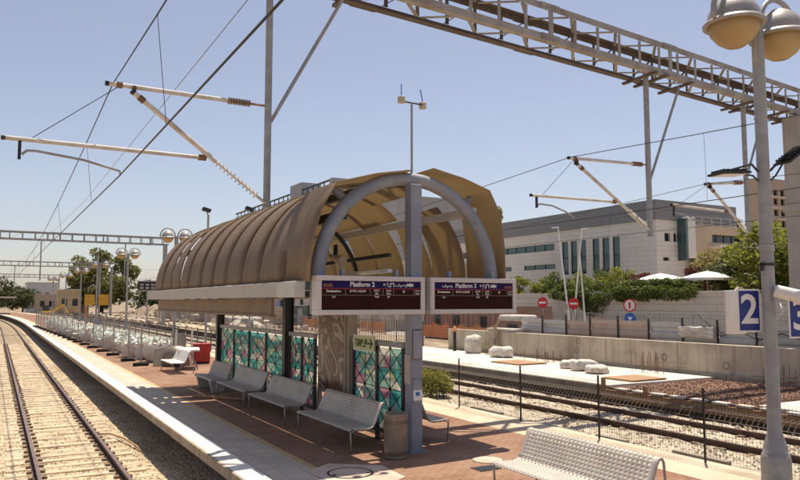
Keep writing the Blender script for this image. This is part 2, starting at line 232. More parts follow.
# ------------------------------------------------------------------ mesh builder
class MB:
    def __init__(s): s.v = []; s.f = []; s.m = []; s.mi = 0
    def add(s, vs, fs):
        b = len(s.v); s.v += [tuple(p) for p in vs]
        for f in fs: s.f.append([b + i for i in f]); s.m.append(s.mi)
        return s
    def quad(s, a, b, c, d): return s.add([a, b, c, d], [(0, 1, 2, 3)])
    def frame_box(s, o, ux, uy, uz):
        o, ux, uy, uz = map(V, (o, ux, uy, uz))
        p = [o + ux * a + uy * b + uz * c for c in (0, 1) for b in (0, 1) for a in (0, 1)]
        fs = [(0, 2, 3, 1), (4, 5, 7, 6), (0, 1, 5, 4), (2, 6, 7, 3), (0, 4, 6, 2), (1, 3, 7, 5)]
        if ux.cross(uy).dot(uz) < 0: fs = [f[::-1] for f in fs]
        return s.add(p, fs)
    def box(s, x0, x1, y0, y1, z0, z1): return s.frame_box((x0, y0, z0), (x1 - x0, 0, 0), (0, y1 - y0, 0), (0, 0, z1 - z0))
    def beam(s, p, q, w, h, up=(0, 0, 1)):
        p, q = V(p), V(q); d = q - p; up = V(up); a = d.cross(up)
        if a.length < 1e-6: a = d.cross(V((0, 1, 0)))
        a.normalize(); b = a.cross(d).normalized()
        return s.frame_box(p - a * w / 2 - b * h / 2, a * w, d, b * h)
    def path(s, pts, r, n=8, cap=True, closed=False):
        pts = [V(p) for p in pts]; N = len(pts); rs = r if isinstance(r, (list, tuple)) else [r] * N
        rings = []; prev = None
        for i, p in enumerate(pts):
            if closed: t = pts[(i + 1) % N] - pts[i - 1]
            else: t = pts[min(i + 1, N - 1)] - pts[max(i - 1, 0)]
            t.normalize()
            if prev is None:
                a = t.cross(V((0, 0, 1)))
                if a.length < 1e-3: a = t.cross(V((0, 1, 0)))
            else: a = prev - t * prev.dot(t)
            a.normalize(); prev = a; b = t.cross(a)
            rings.append([p + (a * math.cos(2 * PI * k / n) + b * math.sin(2 * PI * k / n)) * rs[i] for k in range(n)])
        vs = [q for rg in rings for q in rg]; fs = []
        for i in range(N if closed else N - 1):
            j = (i + 1) % N
            for k in range(n): fs.append((i * n + k, i * n + (k + 1) % n, j * n + (k + 1) % n, j * n + k))
        if cap and not closed: fs.append(tuple(range(n))[::-1]); fs.append(tuple((N - 1) * n + k for k in range(n)))
        return s.add(vs, fs)
    def tube(s, p, q, r, n=8, r2=None): return s.path([p, q], [r, r if r2 is None else r2], n)
    def lathe(s, prof, c=(0, 0, 0), n=20, ax=None):
        """prof: list of (r, z)"""
        c = V(c); rot = Matrix.Identity(3)
        if ax is not None: rot = V((0, 0, 1)).rotation_difference(V(ax).normalized()).to_matrix()
        vs = []; fs = []
        for r, z in prof:
            for k in range(n): vs.append(c + rot @ V((r * math.cos(2 * PI * k / n), r * math.sin(2 * PI * k / n), z)))
        for i in range(len(prof) - 1):
            for k in range(n): fs.append((i * n + k, i * n + (k + 1) % n, (i + 1) * n + (k + 1) % n, (i + 1) * n + k))
        if prof[0][0] > 1e-4: fs.append(tuple(range(n))[::-1])
        if prof[-1][0] > 1e-4: fs.append(tuple((len(prof) - 1) * n + k for k in range(n)))
        return s.add(vs, fs)
    def prism(s, poly, o, ux, uy, ud):
        """poly in (u,v) extruded by vector ud"""
        o, ux, uy, ud = map(V, (o, ux, uy, ud)); n = len(poly)
        a = [o + ux * p[0] + uy * p[1] for p in poly]; b = [p + ud for p in a]
        fs = [tuple(range(n))[::-1], tuple(range(n, 2 * n))] + [(i, (i + 1) % n, n + (i + 1) % n, n + i) for i in range(n)]
        if ux.cross(uy).dot(ud) < 0: fs = [f[::-1] for f in fs]
        return s.add(a + b, fs)
    def build(s, name, mats, parent=None, smooth=False, bevel=0, solid=0, origin=None):
        me = bpy.data.meshes.new(name)
        o = V(origin) if origin is not None else None
        vs = s.v if o is None else [tuple(V(p) - o) for p in s.v]
        me.from_pydata(vs, [], s.f)
        if not isinstance(mats, (list, tuple)): mats = [mats]
        for m in mats: me.materials.append(m)
        if len(mats) > 1: me.polygons.foreach_set('material_index', s.m)
        if smooth: me.polygons.foreach_set('use_smooth', [True] * len(s.f))
        me.update()
        ob = bpy.data.objects.new(name, me); C.objects.link(ob)
        if o is not None: ob.location = o
        if parent: ob.parent = parent
        if smooth == 'auto':
            bm = bmesh.new(); bm.from_mesh(me)
            for e in bm.edges:
                if len(e.link_faces) == 2 and e.calc_face_angle(0) > .6: e.smooth = False
            bm.to_mesh(me); bm.free()
        if solid: md = ob.modifiers.new('solid', 'SOLIDIFY'); md.thickness = solid; md.offset = 0
        if bevel: md = ob.modifiers.new('bevel', 'BEVEL'); md.width = bevel; md.segments = 2; md.limit_method = 'ANGLE'
        return ob
def pieces(mb, name, mats, parent, **k):
    '''every loose piece of a builder becomes a part of its own'''
    par = list(range(len(mb.v)))
    def fd(i):
        while par[i] != i: par[i] = par[par[i]]; i = par[i]
        return i
    for f in mb.f:
        for i in f[1:]: par[fd(i)] = fd(f[0])
    grp = {}
    for f, m in zip(mb.f, mb.m): grp.setdefault(fd(f[0]), []).append((f, m))
    for fs in grp.values():
        ids = sorted({i for f, _ in fs for i in f}); ix = {i: j for j, i in enumerate(ids)}
        b = MB(); b.v = [mb.v[i] for i in ids]; b.f = [[ix[i] for i in f] for f, _ in fs]; b.m = [m for _, m in fs]; b.build(name, mats, parent, **k)
def tag(o, label=None, cat=None, group=None, kind=None):
    if label: o['label'] = label
    if cat: o['category'] = cat
    if group: o['group'] = group
    if kind: o['kind'] = kind
    return o
def thing(name, label, cat, loc=(0, 0, 0), rz=0, group=None):
    o = bpy.data.objects.new(name, None); C.objects.link(o); o.location = loc; o.rotation_euler = (0, 0, rz); o.empty_display_size = .2
    return tag(o, label, cat, group)
def struct(o, label=None, cat=None): return tag(o, label, cat, None, 'structure')
KIDS = {}
def kids(o): return [c for c in C.objects if c.parent == o]
def dup(root, loc, rz=0, label=None, group=None, scale=None):
    r = root.copy(); C.objects.link(r); r.location = loc; r.rotation_euler = (0, 0, rz)
    if scale: r.scale = scale
    if label: r['label'] = label
    if group: r['group'] = group
    for ch in kids(root):
        c = ch.copy(); C.objects.link(c); c.parent = r
        for g in kids(ch):
            d = g.copy(); C.objects.link(d); d.parent = c
    return r
def text_mb(body, size, o, ux, uy, mats, name, parent, align='CENTER', thick=.004, bold=0.):
    """lettering as a mesh: o = anchor, ux = reading direction, uy = up"""
    cu = bpy.data.curves.new('t', 'FONT'); cu.body = body; cu.size = size; cu.align_x = align; cu.align_y = 'CENTER'; cu.offset = bold; cu.extrude = thick / 2; cu.resolution_u = 3
    tmp = bpy.data.objects.new('t', cu); C.objects.link(tmp); bpy.context.view_layer.update()
    me = bpy.data.meshes.new_from_object(tmp.evaluated_get(bpy.context.evaluated_depsgraph_get()))
    bpy.data.objects.remove(tmp); bpy.data.curves.remove(cu)
    ux, uy = V(ux), V(uy); un = ux.cross(uy)
    mt = Matrix((ux, uy, un)).transposed().to_4x4(); mt.translation = V(o)
    me.transform(mt); me.name = name; me.materials.clear(); me.materials.append(mats)
    ob = bpy.data.objects.new(name, me); C.objects.link(ob)
    if parent: ob.parent = parent
    return ob

# ------------------------------------------------------------------ world, sun, camera
SUN_EL, SDX, SDY = math.radians(72), .235, .20          # direction to the sun ~ (SDX, SDY, 1)
W = bpy.data.worlds.new('World'); S.world = W; W.use_nodes = True; nt = W.node_tree
bg = nt.nodes['Background']; sky = nt.nodes.new('ShaderNodeTexSky'); sky.sky_type = 'NISHITA'; sky.sun_disc = False
sky.sun_elevation = SUN_EL; sky.sun_rotation = math.atan2(SDX, SDY); sky.air_density = 1.0; sky.dust_density = 1.0; sky.ozone_density = 0.; sky.altitude = 50
hsv = nt.nodes.new('ShaderNodeHueSaturation'); hsv.inputs['Saturation'].default_value = .78; nt.links.new(sky.outputs[0], hsv.inputs['Color'])
gain = nt.nodes.new('ShaderNodeMixRGB'); gain.blend_type = 'MULTIPLY'; gain.inputs['Fac'].default_value = 1; gain.inputs['Color2'].default_value = (1.0, .94, .965, 1); nt.links.new(hsv.outputs[0], gain.inputs['Color1'])
nt.links.new(gain.outputs[0], bg.inputs['Color']); bg.inputs['Strength'].default_value = .100
sl = bpy.data.lights.new('sun', 'SUN'); sl.energy = 5.0; sl.angle = math.radians(.5); sl.color = (1., .90, .745)
so = bpy.data.objects.new('sun', sl); C.objects.link(so); so.rotation_euler = V((SDX, SDY, 1)).to_track_quat('Z', 'Y').to_euler(); so.location = (0, 0, 40)
cam = bpy.data.cameras.new('camera'); co = bpy.data.objects.new('camera', cam); C.objects.link(co); S.camera = co
cam.sensor_width = 36; cam.lens = 717 / 800 * 36; cam.clip_end = 6000; cam.clip_start = .05
co.location = (0, 0, 2.65); co.rotation_euler = (math.radians(90 + 4.942), 0, -math.radians(29.369))
vs = S.view_settings; vs.view_transform = 'Standard'; vs.look = 'None'; vs.gamma = 1; vs.exposure = .34; vs.use_curve_mapping = False

# ------------------------------------------------------------------ ground, tracks, platform
def bend(x, y):
    d = max(0, y - 95); return x - d * d / 2800.
YS = [-12] + [i * 6. for i in range(-1, 16)] + [95 + i * 5 for i in range(26)]
def strip(mb, x0, x1, z0, z1=None, ys=YS):
    z1 = z0 if z1 is None else z1
    for a, b in zip(ys, ys[1:]):
        mb.quad((bend(x0, a), a, z0), (bend(x1, a), a, z1), (bend(x1, b), b, z1), (bend(x0, b), b, z0))
    return mb
struct(MB().quad((-2500, -600, -1.1), (3000, -600, -1.1), (3000, 3500, -1.1), (-2500, 3500, -1.1)).build('ground', M['earth']))
def gravel_sheet(name, x0, x1, z, m, y1=70, amp=.035):
    mb = MB(); nx = int((x1 - x0) / .22); 
    ys = []; y = -6.
    while y < y1: ys.append(y); y += .22 if y < 40 else .8
    for yy in YS:
        if yy > y1: ys.append(yy)
    vs = [(bend(x0 + (x1 - x0) * i / nx, y), y, z + amp * noise.noise(V((i * .31, y * 1.4, 0))) + amp * .6 * noise.noise(V((i * 1.1, y * 5, 3)))) for y in ys for i in range(nx + 1)]
    fs = [(j * (nx + 1) + i, j * (nx + 1) + i + 1, (j + 1) * (nx + 1) + i + 1, (j + 1) * (nx + 1) + i) for j in range(len(ys) - 1) for i in range(nx)]
    mb.add(vs, fs); return struct(mb.build(name, m, smooth=True))
gravel_sheet('ballast', -7, 4.25, -.872, M['ballast'], amp=.022)
struct(strip(strip(MB(), -60, -7, -.9), -7, -6.9, -.9).build('trackside_ground', M['earth']))
gravel_sheet('ballast_right', 10.55, 14.75, -.15, M['ballast_new'], 60)
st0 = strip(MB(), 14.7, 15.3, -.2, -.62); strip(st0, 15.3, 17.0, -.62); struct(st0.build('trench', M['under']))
def stones(name, n, xr, yr, z, m, sz, avoid=()):
    mb = MB(); k = 0
    base = [(1, 0, 0), (-.5, .87, 0), (-.5, -.87, 0), (0, 0, .8), (0.1, 0, -.8)]
    fs = [(0, 1, 3), (1, 2, 3), (2, 0, 3), (1, 0, 4), (2, 1, 4), (0, 2, 4)]
    while k < n:
        u = random.random() ** 1.6; x = random.uniform(*xr); y = yr[0] + (yr[1] - yr[0]) * u
        if any(a < x < b for a, b in avoid): continue
        s = random.uniform(.6, 1.3) * sz; R = Matrix.Rotation(random.random() * 6.28, 3, V((random.gauss(0, 1), random.gauss(0, 1), random.gauss(0, 1) + .01)).normalized())
        q = V((x, y, z + s * random.uniform(.0, .4)))
        mb.add([q + R @ V((p[0] * s * random.uniform(.7, 1.2), p[1] * s, p[2] * s * .8)) for p in base], fs); k += 1
    return tag(mb.build(name, m), 'loose pale ballast stones covering the track bed', 'gravel', None, 'stuff')
stones('ballast_stones', 15000, (-2.2, 3.55), (9.5, 46), -.874, M['stone'], .030, ((.86, 1.02), (2.30, 2.46)))
tag(stones('rubble_stones', 5000, (10.75, 14.8), (4, 34), -.15, M['stone_new'], .04, ((12.25, 12.4), (13.7, 13.85))), 'loose whitish stones around the right hand track behind the mesh fence', 'gravel')

def rail_profile(mb, x, ztop, ys):
    # head, web, foot
    for (hw, z0, z1) in ((.036, -.04, 0), (.010, -.125, -.04), (.07, -.15, -.125)):
        for a, b in zip(ys, ys[1:]):
            p = [(bend(x - hw, a), a), (bend(x + hw, a), a), (bend(x + hw, b), b), (bend(x - hw, b), b)]
            lo = [(q[0], q[1], ztop + z0) for q in p]; hi = [(q[0], q[1], ztop + z1) for q in p]
            bm = len(mb.v); mb.mi = 1 if hw == .036 else 0
            mb.add(hi, [(0, 1, 2, 3)]); mb.mi = 0
            mb.add(lo + hi, [(0, 4, 7, 3), (1, 2, 6, 5)])
    return mb
def track(label, xc, zt, ys, gauge, y0, n, step, sm):
    t = thing('railway_track', label, 'railway track', (0, 0, 0))
    for s in (-1, 1): rail_profile(MB(), xc + s * gauge / 2, zt, ys).build('rail', [M['rust_rail'], M['rail_top']], t)
    base = MB().box(-1.3, 1.3, -.13, .13, -.2, 0)
    b0 = None
    cl = MB()
    cl.prism([(-.17, 0), (.17, 0), (.17, .045), (.085, .05), (.075, .012), (-.075, .012), (-.085, .05), (-.17, .045)], (0, -.07, 0), (1, 0, 0), (0, 0, 1), (0, .14, 0))
    for i in range(n):
        y = y0 + i * step
        if b0 is None:
            b0 = base.build('sleeper', M['sleeper'], t, bevel=.02); c0 = [cl.build('rail_fastening', M['clip'], b0) for s in (-1, 1)]; o = b0
            for s, q in zip((-1, 1), c0): q.location = (s * gauge / 2, 0, .001)
        else:
            o = b0.copy(); C.objects.link(o)
            for q in c0: c = q.copy(); C.objects.link(c); c.parent = o
        o.location = (bend(xc, y) + random.uniform(-.02, .02), y, zt - .150 + random.uniform(-.012, .008)); o.rotation_euler = (0, 0, random.uniform(-.01, .01))
    far = MB()
    for i in range(n, 260):
        y = y0 + i * step; far.box(bend(xc, y) - 1.3, bend(xc, y) + 1.3, y - .13, y + .13, zt - .35, zt - .15)
    tag(far.build('sleeper', M['sleeper'], t), kind='stuff')
    return t
track('rusty railway track on warm pale ballast along the left edge of the platform', 1.64, -.70, YS, 1.50, 9.0, 100, .6, M['sleeper'])
track('rusty railway track behind the mesh fence, right of the platform', 13.1, -.03, YS, 1.45, 3.0, 95, .62, M['sleeper'])
# a bent offcut of cable on the ballast
tag(MB().path([(2.49, 20.6, -.80), (2.75, 20.3, -.76), (3.0, 19.4, -.77), (3.12, 18.4, -.80), (3.14, 18.0, -.86)], .022, 6).build('cable_offcut', M['wood'], smooth=True), 'short bent brown cable lying on the ballast beside the rail', 'cable')

# platform: blocks butt end to end
P1 = [y for y in YS if y <= 200]
pe = MB()
yy = -12.
blocks = []
while yy < 60: blocks.append((yy, yy + 1.93)); yy += 1.95
for a, b in blocks: pe.box(3.34, 3.76, a, b, -.17, 0)
for a, b in zip(P1, P1[1:]):
    if b > 61 and a >= 60 - 6:
        a2 = max(a, yy)
        pe.add([(bend(x, y), y, z) for x in (3.34, 3.76) for y in (a2, b) for z in (-.17, 0)], [(0, 1, 3, 2), (1, 5, 7, 3), (0, 4, 5, 1)])
struct(pe.build('platform_edge', M['coping'], bevel=.012))
paint = MB()
for a, b in zip(P1, P1[1:]): paint.quad((bend(3.375, a), a, .004), (bend(3.74, a), a, .004), (bend(3.74, b), b, .004), (bend(3.375, b), b, .004))
struct(paint.build('white_edge_line', M['white_paint']))
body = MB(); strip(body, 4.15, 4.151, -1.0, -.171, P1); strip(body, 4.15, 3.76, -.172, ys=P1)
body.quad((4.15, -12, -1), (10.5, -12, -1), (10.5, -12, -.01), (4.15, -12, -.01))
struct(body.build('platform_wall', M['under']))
struct(strip(MB(), 3.76, 4.50, 0, ys=P1).build('platform_paving', M['strip']))
struct(strip(MB(), 4.50, 4.63, 0, ys=P1).build('yellow_line', M['yellow']))
struct(strip(MB(), 4.63, 9.35, 0, ys=P1).build('platform_floor', M['paver']))
struct(strip(MB(), 9.35, 10.05, 0, ys=P1).build('concrete_strip', M['cream_concrete']))
cs = strip(MB(), 10.08, 10.55, -.006, ys=P1); strip(cs, 10.55, 10.56, -.006, -.3, P1); strip(cs, 10.05, 10.08, -.05, ys=P1)
struct(cs.build('platform_kerb', M['cream_concrete']))
# broken kerb edge stones beyond the fence
kr = MB()
y = 1.5
while y < 34:
    l = random.uniform(.5, 1.4)
    kr.frame_box((10.62 + random.uniform(-.03, .03), y, -.25), (.14, 0, 0), (random.uniform(-.03, .03), l, 0), (0, 0, .25 + random.uniform(-.05, .03))); y += l + random.uniform(.02, .25)
struct(kr.build('broken_kerb', M['slab_side'], bevel=.02))
# manholes, patches and drains let into the paving
def disc(x, y, r, z, n=28, ratio=1): return [(x + r * math.cos(2 * PI * k / n), y + r * ratio * math.sin(2 * PI * k / n), z) for k in range(n)]
mp_ = [(4.35, 10.75), (4.9, 11.1), (5.6, 10.55), (5.55, 9.7), (4.9, 9.3), (4.45, 9.9)]
struct(MB().add([(x, y, .005) for x, y in mp_], [tuple(range(6))[::-1]]).build('paving_patch', M['manhole']))
mh = thing('manhole_cover', 'round manhole cover with a black rim in a pale patch before the bin', 'manhole', (4.92, 10.32, 0))
rg = MB(); o_, i_ = disc(0, 0, .36, .012), disc(0, 0, .33, .012); n_ = len(o_); rg.add(o_ + i_, [(k, (k + 1) % n_, n_ + (k + 1) % n_, n_ + k) for k in range(n_)]); rg.build('rim', M['black'], mh)
MB().add(disc(0, 0, .33, .009), [tuple(range(28))]).build('lid', M['manhole'], mh)
pieces(MB().box(-.31, -.25, -.05, .0, .0125, .016).box(.22, .28, -.16, -.11, .0125, .016), 'lifting_hole', M['black'], mh)
mh2 = thing('manhole_cover', 'plain pale round manhole cover between bin and front bench', 'manhole', (7.35, 10.05, 0))
MB().add(disc(0, 0, .25, .008), [tuple(range(28))]).build('lid', M['manhole'], mh2); o2_, i2_ = disc(0, 0, .275, .006), disc(0, 0, .25, .006); MB().add(o2_ + i2_, [(k, (k + 1) % 28, 28 + (k + 1) % 28, 28 + k) for k in range(28)]).build('rim', M['paver'], mh2)
gr = thing('drain_grate', 'small dark drain grate in the paving by the front bench', 'drain', (6.95, 9.55, 0)); gm = MB()
for k in range(7): gm.box(-.2 + k * .06, -.16 + k * .06, -.15, .15, .004, .01)
gm.build('grating', M['dark_steel'], gr)

# ------------------------------------------------------------------ shelter
SX = 6.6; ZB = 3.02
def prof(u, n=2.25, rx=2.07, rz=2.08):
    a = u * PI / 2; return rx * max(math.cos(a), 0) ** (2 / n), rz * math.sin(a) ** (2 / n)
sh = thing('platform_shelter', 'long barrel vaulted platform shelter of brown panels with a blue grey front arch', 'shelter', (SX, 17.5, 0))
def lo(p): return (p[0] - SX, p[1] - 17.5, p[2])
def sb(mb, name, m, **k): return mb.build(name, m, sh, **k)
class LMB(MB):
    def add(s, vs, fs): return MB.add(s, [lo(p) for p in vs], fs)
sb(LMB().box(6.50, 6.735, 11.14, 11.38, 0, 4.80), 'pillar', M['blue_steel'], bevel=.02)
sb(LMB().box(6.53, 6.71, 11.115, 11.138, .86, 1.28), 'bracket_plate', M['blue_steel']); sb(LMB().box(6.515, 6.725, 11.125, 11.139, 1.62, 2.16), 'bracket_plate', M['under'])
sb(LMB().box(6.53, 6.71, 11.112, 11.124, 1.64, 2.14), 'bracket_plate', M['blue_steel'])
# front arch
arc = [(SX - 1.83, 11.35, 2.45)] + [(SX - 1.83 * math.cos(t * PI / 24), 11.35, 3.05 + 1.86 * math.sin(t * PI / 24)) for t in range(25)] + [(SX + 1.83, 11.35, 2.45)]
sb(LMB().path(arc, .125, 16), 'arch', M['blue_steel'], smooth=True)
sb(LMB().path([(SX - 1.70 * math.cos(t * PI / 24), 11.49, 3.05 + 1.74 * math.sin(t * PI / 24)) for t in range(1, 13)], .012, 6), 'cable', M['black'])
sb(LMB().box(6.44, 6.80, 11.06, 11.46, .0, .02), 'base_plate', M['blue_steel'])
for bx_, by_ in ((6.47, 11.09), (6.77, 11.09), (6.47, 11.43), (6.77, 11.43)): sb(LMB().lathe([(.016, .02), (.016, .05), (0, .052)], (bx_, by_, 0), 6), 'bolt', M['galv'])
for sx in (-1, 1):
    a = math.radians(48); c = V((SX + sx * 1.83 * math.cos(a), 11.45, 3.05 + 1.86 * math.sin(a)))
    sb(LMB().tube(c, c + V((sx * .28, .12, .26)), .07, 10), 'arch_bracket', M['blue_steel'])
# rear arches on centre posts (slimmer)
for Y in (17.6, 24.0):
    arc = [(SX - 2.0 * math.cos(t * PI / 20), Y, 3.0 + 1.98 * math.sin(t * PI / 20)) for t in range(21)]
    sb(LMB().path(arc, .06, 8), 'arch', M['dark_steel'], smooth=True)
for Y in (17.6, 24.0):
    sb(LMB().box(6.49, 6.71, Y - .012, Y + .012, 0, 4.9).box(6.48, 6.50, Y - .10, Y + .10, 0, 4.9).box(6.70, 6.72, Y - .10, Y + .10, 0, 4.9), 'post', M['dark_steel'])
    sb(LMB().beam((4.55, Y, 2.86), (8.65, Y, 2.86), .10, .16), 'cross_arm', M['dark_steel'])
sb(LMB().box(6.50, 6.70, 13.74, 13.80, 0, 3.3).box(6.64, 6.70, 13.80, 13.94, 0, 3.3), 'post', M['tan_post'])
sb(LMB().beam((4.55, 11.55, 2.93), (8.65, 11.55, 2.93), .10, .14), 'cross_arm', M['blue_steel'])
for sx in (-1, 1):
    x0, x1 = sorted((SX + sx * 2.02, SX + sx * 2.22))
    sb(LMB().box(x0, x1, 12.32, 24.75, 2.735, 3.0), 'gutter', M['gutter'], bevel=.012)
    sb(LMB().box(x0 - .004, x1 + .004, 11.42, 12.31, 2.73, 3.005), 'gutter_end', M['gutter_pale'], bevel=.012)
sb(LMB().box(4.66, 4.72, 13.35, 24.45, 2.40, 2.72).box(4.63, 4.76, 13.35, 24.45, 2.36, 2.40), 'fascia_board', M['fascia'])
for x, z, w in ((5.35, 4.2, .09), (8.15, 4.42, .10), (6.6, 4.98, .12)):
    sb(LMB().beam((x, 11.5, z), (x, 24.4, z), w, .16), 'purlin', M['gutter_pale'] if x > 8 else M['dark_steel'])
sb(LMB().beam((6.2, 11.4, 3.50), (6.2, 17.5, 3.44), .06, .07), 'light_rail', M['dark_steel'])
POLYL = [(2.07, 0), (2.02, .62), (1.86, 1.2), (1.58, 1.68), (.80, 1.90), (.06, 2.03)]
POLYR = [(2.07, 0), (2.05, .7), (1.96, 1.34), (1.71, 1.79), (1.1, 1.98), (.42, 2.11)]
def panel(edges, side, u0, u1, n=2.05, seg=14, lift0=0., lift1=.05, sk0=0., sk1=0., rx=2.07, rz=2.08, tw=0., poly=None):
    """curved roof sheet between Y edges; the near edge is lifted over the next sheet so joints read as open steps"""
    mb = LMB(); y0, y1 = edges; ny = 4; vs = []
    if poly: seg = len(poly) - 1
    for i in range(seg + 1):
        u = u0 + (u1 - u0) * i / seg; f = i / seg
        x, z = poly[i] if poly else prof(u, n, rx, rz)
        nn = V((x / rx, z / rz)).normalized()
        for j in range(ny + 1):
            w = j / ny; lf = lift0 * (1 - w) + lift1 * w; bow = tw * math.sin(f * PI) * (1 if j == 0 else -.5 if j == ny else 0)
            vs.append((SX + side * (x + nn[0] * lf * min(1, .25 + 2.5 * f)), y0 + sk0 * f + (y1 + sk1 * f - y0 - sk0 * f) * w + bow, ZB + z + nn[1] * lf))
    fs = []
    for i in range(seg):
        for j in range(ny):
            a = i * (ny + 1) + j; q = (a, a + 1, a + ny + 2, a + ny + 1); fs.append(q if side > 0 else q[::-1])
    mb.add(vs, fs); return sb(mb, 'roof_panel', M['roof_out'], smooth='auto' if poly else True, solid=.022)
ED = [11.12, 12.30, 13.67, 14.85, 16.06, 17.17, 18.32, 19.61, 20.65, 21.75, 23.05, 24.30]
rp = random.Random(4)
for i, (a, b) in enumerate(zip(ED, ED[1:])):
    gap = .035 if i in (7, 8) else -.22 if i < len(ED) - 2 else 0
    panel((a, b - gap), -1, 0., .98, lift0=rp.uniform(.022, .036) if i else .0, lift1=-.01 if i not in (7, 8) else .01, sk0=rp.uniform(-.02, .22), sk1=0, seg=18, rx=2.07, rz=2.08, tw=.07 if i in (8, 9) else rp.uniform(-.01, .02), poly=POLYL if i == 0 else None)
# right half: a full front bay, then lower sheets leaning apart with the top left open
panel((11.2, 12.5), 1, 0., 1, lift0=0, lift1=.0, poly=POLYR)
y = 12.60
for i in range(9):
    w = 1.34
    panel((y, y + w - .06), 1, 0., rp.choice((.50, .54, .47)), lift0=.06, lift1=.0, sk0=rp.uniform(.0, .26), sk1=rp.uniform(-.50, -.16), seg=8)
    y += 1.31
panel((12.62, 14.7), 1, .70, .985, lift0=.03, lift1=0, sk0=.1, seg=6)  # sheet added over the open top to keep sun off the bench
for a, b in ((14.5, 16.3), (16.1, 18.2), (18.0, 20.3), (20.1, 22.3), (22.1, 24.3)): panel((a, b), 1, .50, .985, lift0=.05, lift1=-.01, sk0=rp.uniform(-.05, .15), seg=9)
# services under the roof
lm = thing('strip_light', 'slim white tube light hanging inside the shelter beside the pillar', 'light', (6.2, 12.0, 3.2))
MB().box(-.05, .05, -.62, .62, -.02, .045).build('housing', M['fluor'], lm, bevel=.01)
pieces(MB().tube((0, -.4, .045), (0, -.4, .20), .012).tube((0, .4, .045), (0, .4, .20), .012), 'hanger', M['galv'], lm)
def loudspeaker(loc, rz, label):
    t = thing('loudspeaker', label, 'loudspeaker', loc, rz, 'loudspeakers under the shelter roof')
    MB().lathe([(.05, -.16), (.06, -.05), (.09, .05), (.145, .17), (.15, .18), (.13, .165), (.04, .04)], n=16, ax=(0, -1, -.35)).build('horn', M['beige_box'], t, smooth=True)
    MB().box(-.02, .02, -.03, .05, .03, .28).build('bracket', M['dark_steel'], t)
    return t
loudspeaker((5.35, 12.6, 3.50), -.5, 'beige horn speaker under the roof, the one next to the front arch')
loudspeaker((5.95, 13.2, 3.52), .5, 'beige horn speaker under the roof, the one next to the strip light')
MB
# mast with camera heads on top of the pillar
ms = thing('antenna_mast', 'thin mast with two beige boxes and whip aerials on top of the shelter pillar', 'mast', (6.62, 11.32, 4.9))
MB().tube((0, 0, 0), (0, 0, 1.45), .022, 8).build('pole', M['galv'], ms); MB().tube((-.2, .05, 1.47), (.22, -.05, 1.43), .016, 6).build('crossbar', M['dark_steel'], ms)
for x, z, tl in ((-.22, 1.48, .0), (.24, 1.43, -.05)):
    b = MB().lathe([(.055, -.06), (.07, -.05), (.07, .05), (.055, .06)], (x, 0, z), 12).build('sensor_head', M['beige_box'], ms, smooth='auto')
    MB().tube((x, 0, z + .06), (x + tl, 0, z + .30), .010, 6).build('aerial', M['road_blue'], b)

